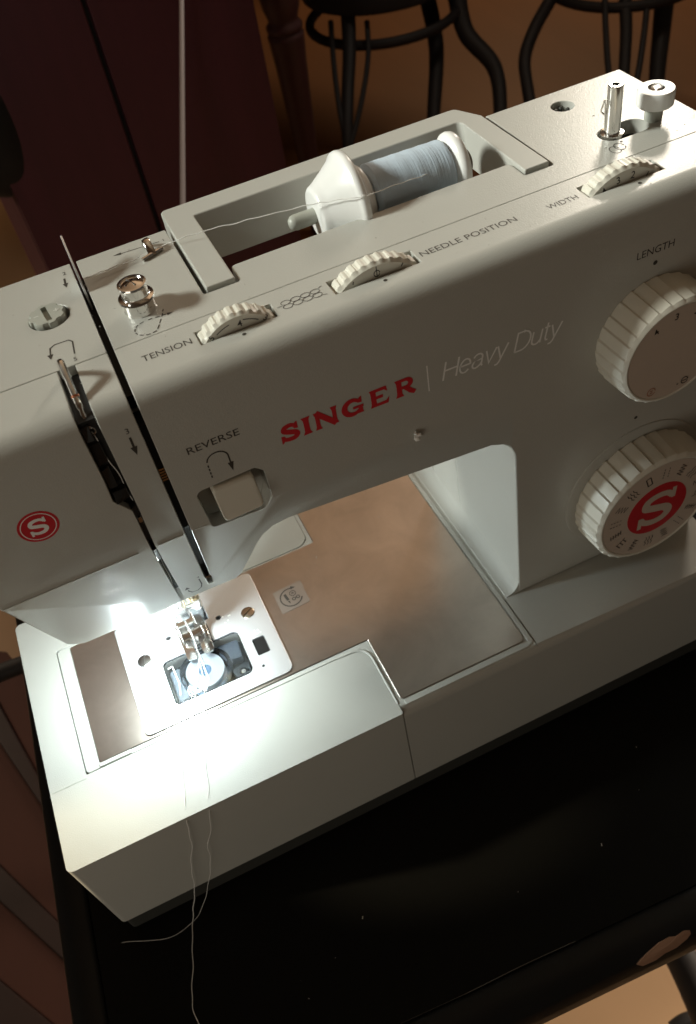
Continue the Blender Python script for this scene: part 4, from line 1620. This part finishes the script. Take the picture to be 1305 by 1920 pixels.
# turned table leg
dt = thing("dining_table", "dark wooden dining table seen only by its fat turned leg", "table", (far(575, 280, 1900).x, far(575, 280, 1900).y, -740))
pt0 = far(535, 60, 1900)
b = B()
zz = pt0.z
h0 = zz + 738
lathe(b, [(20, 0), (26, 30), (22, 70), (24, h0 - 300), (36, h0 - 60), (40, h0 - 12), (41, h0 - 4), (36, h0 + 2), (40, h0 + 8), (40, h0 + 16), (34, h0 + 22), (33, h0 + 30), (40, h0 + 50), (44, h0 + 80), (40, h0 + 120), (44, h0 + 160), (44, 690)],
      (pt0.x, pt0.y, -738), seg=32)
build("leg", b, POSTM, dt, sharp=50)
b = B()
prism(b, rounded([(pt0.x - 60, pt0.y - 60), (pt0.x + 1100, pt0.y + 500), (pt0.x + 700, pt0.y + 1300), (pt0.x - 460, pt0.y + 740)], 20), 'z', -49, -15)
build("table_top", b, POSTM, dt, bevel=4)

# maroon cabinet
d_c = 1150
e0, e1 = far(22, 355, d_c), far(75, 480, d_c)
xl = (e0.x + e1.x) / 2
yc = (e0.y + e1.y) / 2
cab = thing("cabinet", "tall dark maroon cabinet with a narrow gap between its doors, behind the machine", "cabinet", (xl + 250, yc + 150, -740))
ux = Vector((0.96, 0.10, 0)).normalized()
g = None


def on_cab(px, py):
    """where the photo pixel meets the cabinet front"""
    x, y = (px - 652.5) / 1637.232, (py - 960) / 1637.232
    d = Vector(RX) * x + Vector(RY) * y + Vector(RZ)
    nrm_ = Vector((-ux.y, ux.x, 0))
    t_ = (Vector((xl, yc, 0)) - CAM).dot(nrm_) / d.dot(nrm_)
    return CAM + d * t_


gp_ = on_cab(222, 200)
sg = (gp_ - Vector((xl, yc, gp_.z))).dot(ux)
rp_ = on_cab(505, 150)
sr_ = (rp_ - Vector((xl, yc, rp_.z))).dot(ux)


def cabbox(b_, s0, s1, d0, d1, z0, z1):
    n_ = Vector((-ux.y, ux.x, 0))
    o_ = Vector((xl, yc, 0))
    q = [o_ + ux * s0 + n_ * d0, o_ + ux * s1 + n_ * d0, o_ + ux * s1 + n_ * d1, o_ + ux * s0 + n_ * d1]
    prism(b_, [(p.x, p.y) for p in q], 'z', z0, z1)


b = B()
cabbox(b, 0, sr_, 14, 300, -739, 760)
build("carcass", b, MAROON, cab, bevel=2)
b = B()
cabbox(b, 1, sg - 3.0, -4, 13.5, -700, 755)
build("door", b, MAROON, cab, bevel=2)
b = B()
cabbox(b, sg + 3.0, sr_ - 1, -4, 13.5, -700, 755)
build("door", b, MAROON, cab, bevel=2)
b = B()
cabbox(b, sg - 2.9, sg + 2.9, 4, 13.6, -700, 755)
build("door_gap_shade", b, GAPM, cab, smooth=False)  # black strip fills the gap, its shade put into the colour

# pale cord hanging in front of the cabinet
b = B()
q0, q1 = far(340, -60, 900), far(343, 420, 760)
cpts = [q0 + (q1 - q0) * (k / 12) for k in range(13)]
ext = q1 + (q1 - q0) * 0.6
tube(b, cpts + [ext], 2.6, 10)
o = build("cord", b, CORDM)
tag(o, "thin pale cord hanging in front of the maroon cabinet", "cord")

# black bag at the far left
b = B()
bc = far(-40, 215, 1080)
bmesh.ops.create_uvsphere(b, u_segments=32, v_segments=20, radius=1.0)
for v in b.verts:
    x, y, z = v.co
    f_ = 1.0 + 0.05 * math.sin(4 * x + 2) * math.cos(3 * z)
    v.co = bc + Vector((52 * x * f_, 60 * y * f_, 112 * z * f_))
tb_ = B()
o = build("bag", b, BAGM)
tag(o, "rounded black bag at the upper left beside the maroon cabinet", "bag")
tb_.free()

# panelled wooden chest on the floor at left
cz_ = -560.0


def onz(px, py, z=cz_):
    x, y = (px - 652.5) / 1637.232, (py - 960) / 1637.232
    d = Vector(RX) * x + Vector(RY) * y + Vector(RZ)
    return CAM + d * ((z - CAM.z) / d.z)


chest = thing("wooden_chest", "dark brown panelled wooden chest on the floor left of the table", "chest", (-320, 380, -740))
polys = [
    ("lid_board", [(-60, 1215), (12, 1222), (130, 1400), (175, 1560), (85, 1478), (0, 1322), (-60, 1210)], PANELM, 0),
    ("lid_rail", [(-60, 1212), (0, 1322), (85, 1478), (175, 1560), (178, 1640), (85, 1520), (0, 1392), (-60, 1300)], PANELD, 5),
    ("lid_board", [(-60, 1300), (0, 1392), (85, 1520), (178, 1640), (190, 1800), (108, 1728), (0, 1622), (-60, 1560)], PANELM, 0),
    ("lid_rail", [(-60, 1560), (0, 1622), (108, 1728), (190, 1800), (190, 1860), (115, 1796), (0, 1690), (-60, 1635)], PANELD, 4),
    ("lid_board", [(-60, 1635), (0, 1690), (115, 1796), (190, 1860), (200, 2000), (105, 1925), (0, 1838), (-60, 1790)], PANELM, 0),
    ("lid_rail", [(-60, 1790), (0, 1838), (105, 1925), (200, 2000), (200, 2100), (-60, 2100)], PANELD, 4),
]
for nm, pp_, m_, up_ in polys:
    b = B()
    q = [onz(*p) for p in pp_]
    prism(b, [(p.x, p.y) for p in q], 'z', cz_ - 18, cz_ + up_)
    build(nm, b, m_, chest, bevel=2.0, seg=2)
b = B()
q = [onz(*p, cz_ - 18) for p in [(-60, 1215), (12, 1222), (130, 1400), (175, 1560), (200, 2000), (200, 2100), (-60, 2100)]]
prism(b, [(p.x, p.y) for p in q], 'z', -739, cz_ - 18.2)
build("chest_body", b, PANELD, chest, bevel=2)

# black rod behind the machine at left
b = B()
tube(b, [far(-80, 1292, 1000), far(0, 1262, 1000), far(50, 1243, 1000), far(200, 1186, 1000)], 10.5, 12)
o = build("rod", b, WOODD)
tag(o, "black rod crossing above the tan floor left of the bed", "rod")

# black bent rail at lower right
b = B()
tube(b, smooth_path([far(1245, 1740, 900), far(1285, 1810, 900), far(1330, 1915, 900), far(1360, 2000, 900)], 5), 17, 14)
o = build("rail", b, WOODD)
tag(o, "black wooden rail over the tan floor below the chipped table corner", "rail")
b = B()
tube(b, smooth_path([far(1262, 1930, 950), far(1290, 1912, 950), far(1340, 1906, 950), far(1400, 1912, 950)], 5), 8, 10)
o = build("hoop", b, WOODD)
tag(o, "thin dark hoop at the lower right corner beside the black rail", "hoop")
